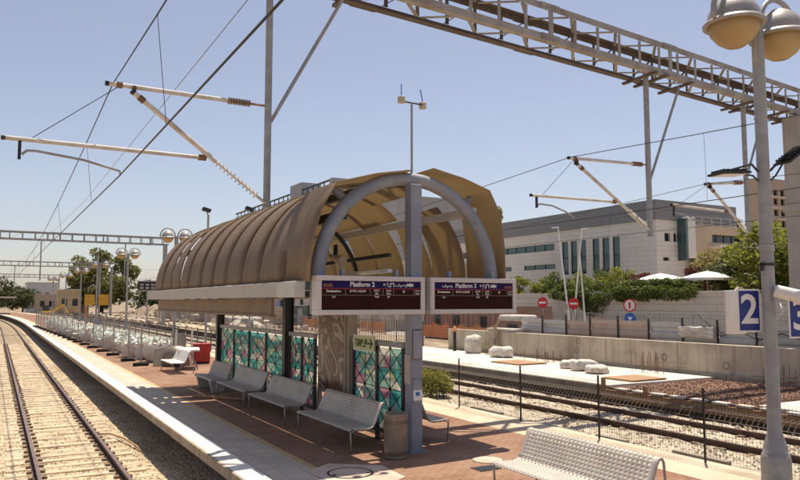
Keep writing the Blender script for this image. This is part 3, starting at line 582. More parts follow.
# departure boards
def rtl(s): return s[::-1]
ARAB = '\uFED2\uFEF4\uFEBB\uFEAD'
def board(x0, x1, label, num, mirror):
    z0, z1 = 2.435, 3.095; yf = 11.02; yb = 11.26; w = x1 - x0
    t = thing('departure_board', label, 'departure board', (x0, yf, z0))
    H = z1 - z0; b = .085
    mb = MB(); mb.box(0, w, 0, yb - yf, 0, b); mb.box(0, w, 0, yb - yf, H - b, H); mb.box(0, b, 0, yb - yf, b, H - b); mb.box(w - b, w, 0, yb - yf, b, H - b)
    mb.build('frame', M['sign_frame'], t, bevel=.008)
    MB().box(b, w - b, .03, yb - yf - .01, b, H - b).build('screen', M['board_brown'], t)
    hz = H - b - .125
    MB().box(b, w - b, .022, .029, hz, H - b).build('header', M['board_blue'], t)
    MB().box(b, w - b, .018, .021, hz - .012, hz).build('red_rule', M['board_red'], t)
    ln = MB(); rows = hz - .115; iw = w - 2 * b
    ln.box(b, w - b, .020, .029, rows - .004, rows)
    cols = [.23, .475, .605, .715, .93]
    for c in cols: ln.box(b + iw * c - .002, b + iw * c + .002, .022, .029, rows + .004, hz - .02)
    ln.build('column_rule', M['tape'], t)
    X, Z = (1, 0, 0), (0, 0, 1)
    def tx(s, f, z, sz, m=M['board_text'], bold=.0015): return text_mb(s, sz, (b + iw * f, .017, z), X, Z, m, 'lettering', t, bold=bold)
    zc = hz + .062
    if not mirror:
        tx('Platform ' + num, .395, zc, .112, bold=.003); tx(rtl('רציף'), .665, zc, .115, bold=.003); tx(ARAB, .79, zc, .082, bold=.002); lx = .885; tx('00:00', .06, zc - .02, .075, M['dim_red'], .003)
    else:
        tx(ARAB, .16, zc, .082, bold=.002); tx('Platform ' + num, .39, zc, .112, bold=.003); tx(rtl('רציף'), .63, zc, .115, bold=.003); lx = .745; tx('00:00', .94, zc - .02, .075, M['dim_red'], .003)
    # white winged emblem
    em = MB(); cx = b + iw * lx
    for s in (-1, 1):
        em.prism([(0, .012), (.075, .034), (.050, .008), (.088, .0), (.05, -.014), (.078, -.036), (0, -.012)] if s > 0 else [(0, -.012), (-.078, -.036), (-.05, -.014), (-.088, 0), (-.05, .008), (-.075, .034), (0, .012)], (cx, .020, zc), (1, 0, 0), (0, 0, 1), (0, -.004, 0))
    em.prism([(-.02, .02), (0, -.048), (.02, .02), (0, .044)], (cx, .0155, zc), (1, 0, 0), (0, 0, 1), (0, -.003, 0))
    em.build('emblem', M['board_text'], t)
    zr = hz - .04
    tx('Destination', .115, zr - .012, .058); tx(rtl('יעד'), .115, rows - .035, .05)
    tx(rtl('תחנות ביניים'), .352, zr - .01, .060); tx(rtl('רכבת'), .54, zr, .05); tx('No.', .54, zr - .05, .045); tx('Train', .54, rows - .03, .04)
    tx(rtl('שעה'), .66, zr, .05); tx('Time', .66, zr - .05, .045); tx(rtl('זמן'), .66, rows - .03, .04); tx(rtl('קו'), .82, zr - .01, .055); tx(rtl('הערה'), .965, zr, .035); tx('Note', .965, zr - .045, .035)
    pieces(MB().box(w * .25 - .03, w * .25 + .03, .1, .2, H, H + .12).box(w * .75 - .03, w * .75 + .03, .1, .2, H, H + .12), 'hanger', M['blue_steel'], t)
    return t
board(4.63, 6.72, 'wide departure board reading Platform 2, left of the shelter pillar', '2', False)
board(6.84, 8.79, 'wide departure board reading Platform 3, right of the shelter pillar', '3', True)

# stained glass screen along the centre line
gs = thing('glass_screen', 'row of teal and pink stained glass panels in dark frames between the benches', 'screen', (SX, 17.6, 0))
runs = [(11.55, 13.70, 2), (15.75, 17.44, 2), (17.74, 23.86, 4)]
z0, z1 = .55, 1.78
nodes_seen = 0
for ra, rb, n in runs:
    st = (rb - ra) / n
    MB().box(-.045, .045, ra - 17.6, rb - 17.6, 1.80, 1.90).build('top_rail', M['galv'], gs); MB().box(-.03, .03, ra - 17.6, rb - 17.6, .16, .22).build('bottom_rail', M['dark_steel'], gs)
    for k in range(n + 1):
        y = ra + k * st - 17.6; y = min(max(y, ra - 17.6 + .04), rb - 17.6 - .04); MB().box(-.035, .035, y - .035, y + .035, 0, 1.797).build('mullion', M['dark_steel'], gs)
    for k in range(n):
        a, b = ra + k * st + .04 - 17.6, ra + (k + 1) * st - .04 - 17.6
        pm = MB(); lm_ = MB(); nx_ = 1; nz_ = 2
        lw = (b - a) / nx_; lh = (z1 - .24) / nz_; zz0 = .24
        def edge(p, q): lm_.beam((-.012, p[0], p[1]), (-.012, q[0], q[1]), .012, .011, up=(1, 0, 0))
        for i in range(nx_):
            for j in range(nz_):
                y0_, y1_, q0, q1 = a + i * lw, a + (i + 1) * lw, zz0 + j * lh, zz0 + (j + 1) * lh
                cy, cz = (y0_ + y1_) / 2 + random.uniform(-.04, .04), (q0 + q1) / 2
                ring = [(y0_, q0), ((y0_ + y1_) / 2, q0), (y1_, q0), (y1_, cz), (y1_, q1), ((y0_ + y1_) / 2, q1), (y0_, q1), (y0_, cz)]
                for e in range(8):
                    p, q = ring[e], ring[(e + 1) % 8]
                    mid = ((p[0] * .5 + q[0] * .5) * .55 + cy * .45, (p[1] * .5 + q[1] * .5) * .55 + cz * .45)
                    pm.mi = random.choice([0, 0, 0, 3, 3, 3, 1, 1, 1, 2, 2, 4, 5]); d1 = ((cy + p[0]) / 2, (cz + p[1]) / 2); d2 = ((cy + q[0]) / 2, (cz + q[1]) / 2)
                    pm.add([(0, cy, cz), (0, d1[0], d1[1]), (0, d2[0], d2[1])], [(0, 1, 2)]); pm.mi = random.choice([0, 0, 3, 3, 0, 3, 1, 1, 1, 2, 2, 4])
                    pm.add([(0, d1[0], d1[1]), (0, p[0], p[1]), (0, q[0], q[1]), (0, d2[0], d2[1])], [(0, 1, 2, 3)])
                    if e % 2: lm_.lathe([(.0, -.01), (.032, -.01), (.032, .01), (0, .01)], (-.012, p[0], p[1]), 8, (1, 0, 0))
                    if True: edge((cy, cz), p)
                    qm = ((cy + p[0]) / 2, (cz + p[1]) / 2)
                edge((y0_, q0), (y1_, q0)); lm_.lathe([(.0, -.01), (.035, -.01), (.035, .01), (0, .01)], (-.012, cy, cz), 8, (1, 0, 0))
                edge(((y0_ + y1_) / 2, q0), (y1_, cz)); edge((y1_, cz), ((y0_ + y1_) / 2, q1)); edge(((y0_ + y1_) / 2, q1), (y0_, cz)); edge((y0_, cz), ((y0_ + y1_) / 2, q0))
        g = pm.build('glass_pane', GL, gs); lm_.build('lead_lattice', M['black'], g)
pp = thing('poster_panel', 'tall framed poster with a dark brown marbled swirl standing in the glass screen', 'poster', (6.62, 14.84, 0))
MB().box(-.04, .04, -.74, -.66, .3, 2.45).box(-.04, .04, .66, .74, .3, 2.45).box(-.04, .04, -.66, .66, .62, .70).box(-.04, .04, -.66, .66, 2.37, 2.45).build('frame', M['tan_post'], pp, bevel=.006)
MB().box(-.045, .02, -.66, .66, .70, 2.37).build('print', M['poster'], pp)
ex = thing('exit_sign', 'pale green exit sign with dark Hebrew word and arrow on the screen rail', 'sign', (6.50, 13.02, 1.83))
MB().box(-.02, .02, -.45, .45, -.15, .15).build('plate', M['exit_green'], ex, bevel=.005)
MB().box(-.024, -.0205, -.455, .455, .138, .155).box(-.024, -.0205, -.455, .455, -.155, -.138).box(-.024, -.0205, .438, .455, -.137, .137).box(-.024, -.0205, -.455, -.438, -.137, .137).build('border', M['sign_white'], ex)
text_mb(rtl('יציאה'), .24, (-.026, .10, 0), (0, -1, 0), (0, 0, 1), M['exit_ink'], 'lettering', ex, bold=.006)
MB().prism([(-.12, -.02), (.03, -.02), (-.03, -.09), (.02, -.09), (.11, 0), (.02, .09), (-.03, .09), (.03, .02), (-.12, .02)], (-.022, -.31, 0), (0, -1, 0), (0, 0, 1), (-.006, 0, 0)).build('arrow', M['exit_ink'], ex)
nb_ = thing('notice_sheet', 'pale paper notice taped to the left face of the shelter pillar', 'notice', (6.49, 11.26, 1.45)); MB().box(-.006, .006, -.10, .10, -.26, .26).build('paper', M['tape'], nb_)
nb_ = thing('pillar_sticker', 'small torn white and blue sticker on the front of the shelter pillar', 'sticker', (6.62, 11.16, 1.0))
MB().box(-.09, .09, -.055, -.035, -.09, .09).build('paper', M['sign_white'], nb_); MB().box(-.05, .03, -.06, -.056, -.01, .06).build('print', M['road_blue'], nb_)

# ------------------------------------------------------------------ benches
def bench_profile():
    P = [(0.0, .385), (.025, .408), (.06, .415), (.20, .405), (.36, .398), (.43, .405), (.475, .435), (.51, .49), (.56, .60), (.61, .71), (.645, .79), (.668, .825), (.70, .835), (.73, .825), (.745, .79)]
    pts = [V((p[0], p[1])) for p in P]; d = [0]
    for a, b in zip(pts, pts[1:]): d.append(d[-1] + (b - a).length)
    def f(s):
        for i in range(len(d) - 1):
            if s <= d[i + 1] + 1e-9:
                k = (s - d[i]) / (d[i + 1] - d[i]); return pts[i].lerp(pts[i + 1], k)
        return pts[-1]
    return f, d[-1], d[6]
BF, BL, BS = bench_profile()
def perforated(mb, length, s0, s1, holes=True):
    """sheet over [0,length] x [s0,s1] of the bench curve with a grid of round holes as real openings"""
    nu = int(round(length / .08)); ns = max(1, int(round((s1 - s0) / .054))); du = length / nu; ds = (s1 - s0) / ns
    g = {}
    for i in range(nu + 1):
        for j in range(ns + 1):
            p = BF(s0 + j * ds); g[i, j] = len(mb.v); mb.v.append((p[0], i * du, p[1]))
    for i in range(nu):
        for j in range(ns):
            A, B, Cc, D = g[i, j], g[i + 1, j], g[i + 1, j + 1], g[i, j + 1]
            solid_row = i in (0, nu - 1)
            if not holes or solid_row:
                mb.f.append([A, B, Cc, D]); mb.m.append(0); continue
            k = []
            for t in range(8):
                an = PI / 8 + t * PI / 4 + PI; uu = .5 + .165 * math.cos(an); vv = .5 + .245 * math.sin(an)
                p = BF(s0 + (j + vv) * ds); k.append(len(mb.v)); mb.v.append((p[0], (i + uu) * du, p[1]))
            # ring angle order starts near corner A (down-left)
            quads = [(A, B, k[2], k[1]), (B, Cc, k[4], k[3]), (Cc, D, k[6], k[5]), (D, A, k[0], k[7])]
            tris = [(A, k[1], k[0]), (B, k[3], k[2]), (Cc, k[5], k[4]), (D, k[7], k[6])]
            for q in quads + tris: mb.f.append(list(q)); mb.m.append(0)
    return mb
def make_bench(length, label, legm=None, sm=None, legs=(.12, 1)):
    t = thing('platform_bench', label, 'bench', (0, 0, 0), 0, 'perforated metal benches on the platform')
    sm = sm or M['bench']
    perforated(MB(), length, 0, BS).build('seat', sm, t, smooth='auto', solid=.005)
    perforated(MB(), length, BS, BL).build('backrest', sm, t, smooth='auto', solid=.005)
    for y in (.02, length - .02):
        pts = [(.05, y, 0), (.03, y, .36)] + [(BF(BS * k / 4)[0] + .0, y, BF(BS * k / 4)[1] - .018) for k in range(1, 5)]
        pts += [(BF(BS + (BL - BS) * k / 6)[0] + .016, y, BF(BS + (BL - BS) * k / 6)[1] - .004) for k in range(1, 6)] + [(.735, y, .82), (.765, y, .77), (.78, y, .6), (.80, y, 0)]
        MB().path(pts, .016, 8).build('leg', legm or M['bench_leg'], t, smooth=True)
    return t
b1 = make_bench(2.55, 'grey perforated bench in shade, directly left of the round bin'); b1.location = (5.52, 11.62, 0)
dup(b1, (5.52, 14.92, 0), 0, 'grey perforated bench in shade, next one behind the bench beside the bin')
dup(b1, (5.55, 17.95, 0), 0, 'grey perforated bench in shade, between the molded bench and another perforated one')
dup(b1, (6.17, 5.98, 0), 0, 'large sunlit perforated bench cut off by the bottom of the photo', scale=(1, .93, 1))
dup(b1, (7.72, 14.3, 0), PI, 'perforated bench facing the right hand track behind the shelter pillar')
wb = make_bench(2.1, 'bleached white bench in full sun just beyond the shelter', sm=M['white_bench']); wb.location = (5.75, 27.3, 0)
for i, y in enumerate((55.5, 61, 66.5)):
    dup(wb, (4.95, y, 0), 0, ['distant white bench beside the fenced sacks, nearest of three', 'distant white bench beside the fenced sacks, middle of three', 'distant white bench beside the fenced sacks, farthest of three'][i])
sbn = thing('molded_bench', 'solid grey molded bench with two flared legs, beyond the perforated benches', 'bench', (5.56, 21.1, 0))
MB().prism([(0, .34), (.02, .42), (.40, .38), (.46, .40), (.60, .80), (.66, .80), (.68, .78), (.58, .42), (.52, .32), (.40, .30), (.04, .33)], (0, 0, 0), (1, 0, 0), (0, 0, 1), (0, 2.0, 0)).build('seat', M['stone_bench'], sbn, bevel=.02)
for y in (.18, 1.68): MB().prism([(.10, 0), (.44, 0), (.54, .32), (.02, .335)], (0, y, 0), (1, 0, 0), (0, 0, 1), (0, .14, 0)).build('leg', M['stone_bench'], sbn, bevel=.015)
# bin
bn = thing('litter_bin', 'round brown metal litter bin with a perforated band at the pillar foot', 'bin', (6.08, 10.95, 0))
MB().lathe([(.165, .06), (.195, .10), (.205, .14), (.205, .70), (.21, .72), (.21, .75), (.195, .76), (.185, .74), (.18, .5)], n=28).build('drum', M['bin'], bn, smooth='auto')
MB().lathe([(.17, 0), (.185, .02), (.185, .05), (.165, .06)], n=24).build('base', M['bin'], bn, smooth='auto')
MB().lathe([(.18, .52), (.0, .51)], n=24).build('liner', M['black'], bn)
hb = MB()
for k in range(26):
    a = 2 * PI * k / 26; c_ = V((math.cos(a), math.sin(a), 0)); hb.lathe([(.011, 0), (.011, .004)], c_ * .204 + V((0, 0, .60)), 8, c_); hb.lathe([(.011, 0), (.011, .004)], c_ * .204 + V((0, 0, .635)), 8, c_)
hb.build('hole_band', M['black'], bn)
# red fire cabinet, leaning board, loose plank
fc = thing('fire_cabinet', 'red fire hose cabinet standing behind the molded bench', 'cabinet', (7.9, 31.6, 0)); MB().box(-.32, .32, -.25, .25, .08, .82).box(-.35, .35, -.28, .28, .82, .86).build('body', M['red'], fc, bevel=.015)
MB().box(-.35, -.322, -.20, .20, .2, .76).build('door', M['red'], fc); MB().box(-.3, .3, -.22, .22, 0, .08).build('plinth', M['dark_steel'], fc)
tag(MB().beam((4.95, 20.6, .04), (6.0, 19.2, .04), .10, .05).build('plank', M['wood']), 'short brown timber lying on the paving before the benches', 'plank')
lb = thing('leaning_board', 'pale wooden frame board leaning above the sunlit white bench', 'board', (6.9, 30.6, 0), .2)
MB().beam((-.35, 0, 0), (-.1, .5, 1.5), .08, .06).beam((.35, 0, 0), (.6, .5, 1.5), .08, .06).build('rail', M['beige_box'], lb); MB().prism([(-.3, .5), (.3, .5), (.42, 1.35), (-.16, 1.35)], (0, .3, 0), (1, 0, 0), (0, .3, 1), (0, -.02, 0)).build('panel', M['bin'], lb)
wt = thing('trestle_table', 'white topped trestle table behind the sunlit white bench', 'table', (6.9, 29.6, 0), 1.35); MB().box(-.9, .9, -.4, .4, .72, .78).build('top', M['white_bench'], wt)
for sx in (-.7, .7): MB().beam((sx, -.35, 0), (sx, 0, .72), .05, .05).beam((sx, .35, 0), (sx, 0, .72), .05, .05).build('leg', M['galv'], wt)
st_ = thing('stone_slab', 'beige stone slab leaning by the temporary fence foot beside the white bench', 'stone', (6.1, 31.0, 0))
MB().prism([(-.32, 0), (.28, 0), (.32, .60), (.18, .80), (-.24, .74)], (0, 0, 0), (1, .1, 0), (0, .28, 1), (.02, .18, -.05)).build('body', M['tan_post'], st_, bevel=.03)
dk = thing('stone_block', 'dark brown lump of covered material beside the beige stone slab', 'stone', (6.7, 30.9, 0)); bx2 = MB().lathe([(0, 0), (.5, .02), (.52, .5), (.35, .8), (0, .85)], n=12); bx2.v = [(x + .1 * noise.noise(V((x * 3, y * 3, z * 3 + 9))), y, z) for x, y, z in bx2.v]; bx2.build('body', M['bin'], dk, smooth=True)

# ------------------------------------------------------------------ lamp posts
def make_lamp(label, near=False):
    t = thing('lamp_post', label, 'lamp post', (0, 0, 0), 0, 'double globe lamp posts along the platform')
    n = 20 if near else 10
    MB().lathe([(.21, 0), (.21, .32), (.20, .36), (.19, .40), (.175, .42), (.17, .50), (.135, .60), (.105, .70), (.098, 1.0), (.088, 6.95), (.088, 7.0), (.03, 7.03)], n=n).build('pole', M['galv'], t, smooth='auto')
    MB().lathe([(.108, 3.42), (.112, 3.44), (.112, 3.50), (.108, 3.52)], n=n).build('collar', M['galv'], t, smooth='auto')
    for s in (-1, 1):
        cx = s * .56; R = .40; cz = 6.92
        pts = [(s * .08, 0, 6.3), (s * .085, 0, 6.85)] + [(cx + s * -.475 * math.cos(k * PI / 12), 0, cz + .08 + .50 * math.sin(k * PI / 12)) for k in range(0, 13)] + [(cx + s * .475, 0, cz - .02)]
        am = MB()
        for a, b in zip(pts, pts[1:]): am.beam(a, b, .085, .03, up=(0, 1, 0) if False else (0, 0, 1) if abs(b[0] - a[0]) > abs(b[2] - a[2]) else (1, 0, 0))
        MB().path(pts, .042, 8).build('arm', M['galv'], t, smooth=True)
        g = MB().lathe([(R + .05, cz - .06), (R + .055, cz - .03), (R + .03, cz), (R - .01, cz + .03), (R * .93, cz + .14), (R * .74, cz + .28), (R * .45, cz + .37), (.12, cz + .405), (0, cz + .41)], (cx, 0, 0), n=24 if near else 12).build('hood', M['globe_metal'], t, smooth='auto')
        MB().lathe([(0, cz - .40), (.14, cz - .385), (R * .62, cz - .31), (R * .86, cz - .19), (R * .97, cz - .06)], (cx, 0, 0), n=24 if near else 12).build('diffuser', M['amber'], t, smooth=True)
    return t
lp = make_lamp('double globe lamp post in the right foreground carrying the 2 and 3 signs', True); lp.location = (10.25, 6.78, 0)
far_l = make_lamp('double globe lamp post directly left of the shelter roof end'); far_l.location = (10.3, 48.5, 0)
words = ['double globe lamp post second beyond the shelter, in front of the round tree', 'double globe lamp post directly left of the yellow squares', 'small far lamp post left of the round tree', 'tiny far lamp post second from the end of the row', 'tiny far lamp post at the end of the row']
for k, y in enumerate((68.3, 88, 108, 128, 148)): dup(far_l, (bend(10.3, y), y, 0), 0, words[k])
bd = thing('pole_band', 'dark strap clamp round the near lamp post above its signs', 'clamp', (10.25, 6.78, 3.22)); MB().lathe([(.110, -.02), (.118, -.02), (.118, .02), (.110, .02)], n=20).box(-.15, -.12, -.02, .02, -.1, .03).box(-.15, -.10, -.015, .015, -.01, .01).build('strap', M['dark_steel'], bd)
# LED flood panels on the near lamp post
def flood(name, loc, rz, tilt, label):
    t = thing(name, label, 'floodlight', loc, rz, 'flat floodlights on the near lamp post')
    h = MB(); R = Matrix.Rotation(tilt, 3, 'Y')
    def bx(m, x0, x1, y0, y1, z0, z1):
        m.frame_box(R @ V((x0, y0, z0)), R @ V((x1 - x0, 0, 0)), R @ V((0, y1 - y0, 0)), R @ V((0, 0, z1 - z0))); return m
    bx(h, .28, .80, -.17, .17, 0, .035)
    for k in range(7): bx(h, .34 + k * .065, .355 + k * .065, -.15, .15, .035, .075)
    h.build('housing', M['black'], t, bevel=.004)
    bx(MB(), .32, .76, -.14, .14, -.008, -.002).build('lens', M['sign_white'], t)
    MB().path([(0, 0, .05), (.12, 0, .16), tuple(R @ V((.45, 0, .09)))], .018, 6).path([(0, 0, -.1), (.1, 0, -.02), tuple(R @ V((.34, 0, .02)))], .014, 6).build('bracket', M['black'], t)
    return t
flood('floodlight', (10.15, 6.80, 4.60), PI * .93, .06, 'flat black floodlight pointing left from the near lamp post')
flood('floodlight', (10.36, 6.74, 4.62), -.25, -.60, 'flat black floodlight tilted up with its pale face showing, right of the near lamp post')
# number signs and camera on the near lamp post
def number_sign(loc, rz, num, label):
    t = thing('number_sign', label, 'sign', loc, rz, 'blue platform number signs')
    MB().box(-.195, .195, 0, .014, -.325, .325).build('plate', M['sign_white'], t, bevel=.004)
    MB().box(-.172, .172, -.004, -.001, -.30, .30).build('panel', M['sign_blue'], t)
    text_mb(num, .62, (0, -.008, .0), (1, 0, 0), (0, 0, 1), M['sign_white'], 'numeral', t, bold=.012)
    MB().box(-.03, .03, .015, .12, -.03, .03).build('bracket', M['galv'], t)
    return t
a_ = -math.radians(29.4) * .6
number_sign((10.04, 6.97, 2.52), a_, '2', 'blue sign with a white 2 on the near lamp post')
number_sign((10.44, 6.42, 2.44), a_, '3', 'blue sign with a white 3 half behind the white camera')
bxs = thing('junction_box', 'pale grey cabinet mounted behind the blue number 2 sign', 'box', (10.12, 7.16, 2.50), a_)
MB().box(-.245, .10, .03, .07, -.345, .33).build('body', M['cam_white'], bxs, bevel=.01); MB().prism([(-.06, .332), (.10, .332), (.06, .39), (.0, .39)], (0, .03, 0), (1, 0, 0), (0, 0, 1), (0, .05, 0)).build('lid', M['beige_box'], bxs)
cmv = thing('cctv_camera', 'white tubular camera housing over the number 3 sign', 'camera', (10.28, 6.55, 2.78), -.75)
MB().lathe([(.0, -.14), (.085, -.14), (.10, -.12), (.105, .22), (.11, .36), (.095, .36), (.08, .30), (0, .30)], n=20, ax=(1, -.15, -.28)).build('housing', M['cam_white'], cmv, smooth='auto'); MB().box(-.15, .02, -.03, .03, -.12, -.06).build('arm', M['galv'], cmv)

# ------------------------------------------------------------------ overhead line: gantries, cantilevers, wires
def gantry(label, p0, p1, zb, h, d, step, mm, th=.15, inner=None):
    inner = inner or mm
    """box truss from p0 to p1 (x,y), zb = underside"""
    t = thing('overhead_gantry', label, 'gantry', (p0[0], p0[1], 0), 0, 'steel gantries over the tracks')
    p0v, p1v = V((0, 0, zb)), V((p1[0] - p0[0], p1[1] - p0[1], zb)); ax = (p1v - p0v); Lg = ax.length; ax.normalize(); sd = V((-ax[1], ax[0], 0))
    for i, (a, b) in enumerate(((0, 0), (0, 1), (1, 0), (1, 1))):
        o = sd * (a * d) + V((0, 0, b * h + (th / 2 if not b else -th / 2)))
        ch = MB()
        # angle section chords
        ch.frame_box(p0v + o - V((0, 0, th / 2)) - sd * .012, ax * Lg, sd * .024, V((0, 0, th)))
        ch.frame_box(p0v + o + V((0, 0, (-th / 2 if not b else th / 2 - .02))) + sd * (.0125 if not a else -.0125 - th), ax * Lg, sd * th, V((0, 0, .02)))
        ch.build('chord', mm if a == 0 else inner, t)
    n = int(Lg / step)
    for a in (0, 1):
        w = MB()
        for k in range(n + 1):
            q = p0v + ax * (k * step + .05) + sd * (a * d + (.03 if not a else -.03))
            w.frame_box(q + V((0, 0, th)), ax * .10, sd * (.02 if not a else -.02), V((0, 0, h - 2 * th)))
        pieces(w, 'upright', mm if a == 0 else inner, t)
    for b in (0, 1):
        w = MB()
        for k in range(n):
            q0 = p0v + ax * (k * step + .1) + sd * (.16 if k % 2 == 0 else d - .16); q1 = p0v + ax * ((k + 1) * step) + sd * (d - .16 if k % 2 == 0 else .16)
            z = th / 2 + (h - th) * b; w.beam(q0 + V((0, 0, z)), q1 + V((0, 0, z)), .09, .02)
        pieces(w, 'flat_brace', mm, t)
    w = MB()
    for k in range(0, n, 2):
        q0 = p0v + ax * (k * step) + sd * (d - .07) + V((0, 0, th)); q1 = p0v + ax * ((k + 1) * step) + sd * (d - .07) + V((0, 0, h - th)); w.beam(q0, q1, .02, .10, up=sd)
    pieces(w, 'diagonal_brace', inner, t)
    s = 5.2
    k = 3.6
    while k < Lg:
        for a in (0, 1):
            for b in (0, 1):
                w = MB(); q = p0v + ax * k + sd * (a * d + (-.035 if not a else .013)) + V((0, 0, b * (h - th) - .01)); w.frame_box(q, ax * .7, sd * .022, V((0, 0, th + .02)))
                for e in range(6): w.frame_box(q + ax * (.05 + e * .11) + sd * (-.018 if not a else .022) + V((0, 0, .05)), ax * .04, sd * .018, V((0, 0, .06)))
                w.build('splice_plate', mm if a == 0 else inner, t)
        MB().frame_box(p0v + ax * (k + .3) + sd * -.013 + V((0, 0, th)), ax * .16, sd * .022, V((0, 0, h - 2 * th))).build('upright', mm, t)
        k += s
    return t, p0v, ax, sd
G1, gp, gax, gsd = gantry('large tan truss gantry crossing the sky over the shelter to the right', (-7., 12.20), (27.5, 15.50), 9.48, 1.0, 1.0, .93, M['galv_tan'], .17, inner=M['deep_brown'])
def drop(t, base, x, y, zt, zb, label=None, r=.065):
    o = MB().tube(V((x, y, zb)) - V(base), V((x, y, zt)) - V(base), r, 10)
    o.lathe([(r + .005, -.03), (r + .02, -.03), (r + .02, .0), (r, .0)], V((x, y, zb + .02)) - V(base), 10)
    return o.build('drop_post', M['galv'], t, smooth='auto')
B1 = (-7., 12.20, 0)
drop(G1, B1, 4.70, 13.85, 9.66, 4.57, r=.075); drop(G1, B1, 17.07, 15.0, 9.66, 4.62, r=.085); drop(G1, B1, 22.45, 15.5, 9.66, 5.05, r=.085)
for a, b in (((6.5, 13.9, 9.5), (4.76, 13.87, 6.32)), ((18.6, 15.0, 9.48), (17.12, 15.0, 6.3)), ((23.8, 15.6, 9.48), (22.5, 15.52, 6.9))):
    MB().tube(V(a) - V(B1), V(b) - V(B1), .04, 8).build('brace', M['galv'], G1, smooth='auto')
sd_ = MB()
for x in (4.4, 5.0, 6.5, 16.8, 17.35, 18.6, 22.2, 22.7, 24.4, 25.6):
    y = 12.2 + (x + 7) * (3.3 / 34.5); sd_.beam(V((x, y - .15, 9.44)) - V(B1), V((x + .02, y + 1.2, 9.44)) - V(B1), .10, .07)
pieces(sd_, 'cross_bearer', M['deep_brown'], G1)
cl_ = MB(); cl_.box(24.95, 25.65, 15.05, 15.70, -.9, 9.40); cl_.v = [tuple(V(p) - V(B1)) for p in cl_.v]
cl_.build('column', M['col_grey'], G1, bevel=.03)
cl_ = MB().box(24.88, 25.72, 14.98, 15.77, 5.9, 6.15); cl_.v = [tuple(V(p) - V(B1)) for p in cl_.v]; cl_.build('column_collar', M['col_grey'], G1)
lg_ = MB().box(-6.8, -6.2, 12.1, 12.7, -1.1, 9.47); lg_.v = [tuple(V(p) - V(B1)) for p in lg_.v]; lg_.build('column', M['galv_tan'], G1, bevel=.03)
for k, (Y, x0, x1, lab, drops) in enumerate(((88, -9, 17.9, 'grey truss gantry beyond the shelter, nearest of the far gantries', ((4.2, 2.2), (13.0, 8.2))), (153, -9, 20.5, 'grey truss gantry passing in front of the round tree', ((3.0, 1.5),)), (225, -12, 16, 'faint small truss gantry farthest down the line', ((0.5, -1.),)))):
    t, a, b, c = gantry(lab, (x0, Y), (x1, Y + .6), 9.45, .95, .95, 1.25, M['galv'], .16)
    for xx in (x0 + .3, x1 - .4): MB().box(xx - x0 - .22, xx - x0 + .22, .25, .7, -1.1, 9.44).build('column', M['galv'], t)
    for xd, xc in drops:
        MB().tube((xd - x0, .5, 5.0), (xd - x0, .5, 9.5), .07, 8).build('drop_post', M['galv'], t)

def insul(mb, p, q, r=.07, n=9):
    p, q = V(p), V(q); d = (q - p)
    for k in range(n): mb.lathe([(.02, -.012), (r, -.004), (r, .008), (.02, .016)], p + d * ((k + .5) / n), 10, d)
    mb.tube(p, q, .022, 8); return mb
def cantilever(label, Y, dy, T0, T1, D0, D1, R0, R1, BR, ST, ins_t, ins_d):
    """points are (x,z) in the vertical plane of the arm"""
    t = thing('cantilever_arm', label, 'cantilever', (T1[0], Y, T1[1]), 0, 'overhead line cantilevers')
    def q(p): return V((p[0] - T1[0], (p[0] - T1[0]) * dy, p[1] - T1[1]))
    a, b = q(T0), q(T1); m_ = a.lerp(b, ins_t[0]); m2 = a.lerp(b, ins_t[1])
    MB().tube(a, m_, .042, 10).build('top_tube', M['steel_white'], t, smooth='auto'); insul(MB().tube(m2, b, .025, 8).tube(m_, a.lerp(b, ins_t[0] + .03), .05), m_, m2).build('insulator', M['insulator'], t, smooth='auto')
    MB().tube(a - (b - a).normalized() * .06, a, .045, 10).build('end_cap', M['black'], t, smooth='auto')
    c, d = q(D0), q(D1); n1, n2 = c.lerp(d, ins_d[0]), c.lerp(d, ins_d[1])
    off = V((0, -.06, 0))
    MB().tube(c + off, n1 + off, .048, 10).build('diagonal_tube', M['steel_white'], t, smooth='auto'); insul(MB().tube(n2 + off, d + off, .03, 8), n1 + off, n2 + off, .075, 11).build('insulator', M['insulator'] if label.startswith('far') else M['steel_white'], t, smooth='auto')
    MB().tube(c + off - (d - c).normalized() * .07, c + off, .052, 10).build('end_cap', M['black'], t, smooth='auto')
    r0, r1 = q(R0), q(R1); MB().tube(r0, r1, .038, 10).build('registration_tube', M['steel_white'], t, smooth='auto')
    MB().tube(r0 - (r1 - r0).normalized() * .06, r0, .041, 10).build('end_cap', M['black'], t, smooth='auto')
    pieces(MB().lathe([(.06, -.07), (.06, .07)], r1, 10, r1 - r0).lathe([(.06, -.05), (.06, .05)], a.lerp(b, .06), 10, b - a).lathe([(.062, -.06), (.062, .06)], c.lerp(d, .05) + off, 10, d - c).box(c[0] - .03, c[0] + .03, c[1] - .08, c[1] + .05, c[2], c[2] + .14), 'clamp', M['rusty'], t, smooth='auto')
    MB().beam(q(BR[0]), q(BR[1]), .05, .05).build('drop_bracket', M['dark_steel'], t)
    MB().path([q(p) for p in ST], .022, 8).build('steady_arm', M['galv'], t, smooth='auto')
    MB().tube(r0.lerp(r1, .12) + V((0, 0, .04)), a.lerp(b, .07), .007, 5).build('stay_wire', M['wire'], t)
    return t
cantilever('near white tube cantilever reaching left over the left track', 13.86, .095, (1.62, 6.57), (4.62, 6.64), (2.06, 6.45), (4.66, 4.63), (0.03, 5.37), (3.36, 5.42), ((.25, 5.37), (.25, 5.03)), [(.29, 5.12), (.36, 5.19), (.5, 5.20), (1.25, 5.13), (1.86, 5.0), (1.87, 4.94)], (.74, .90), (.60, .93))
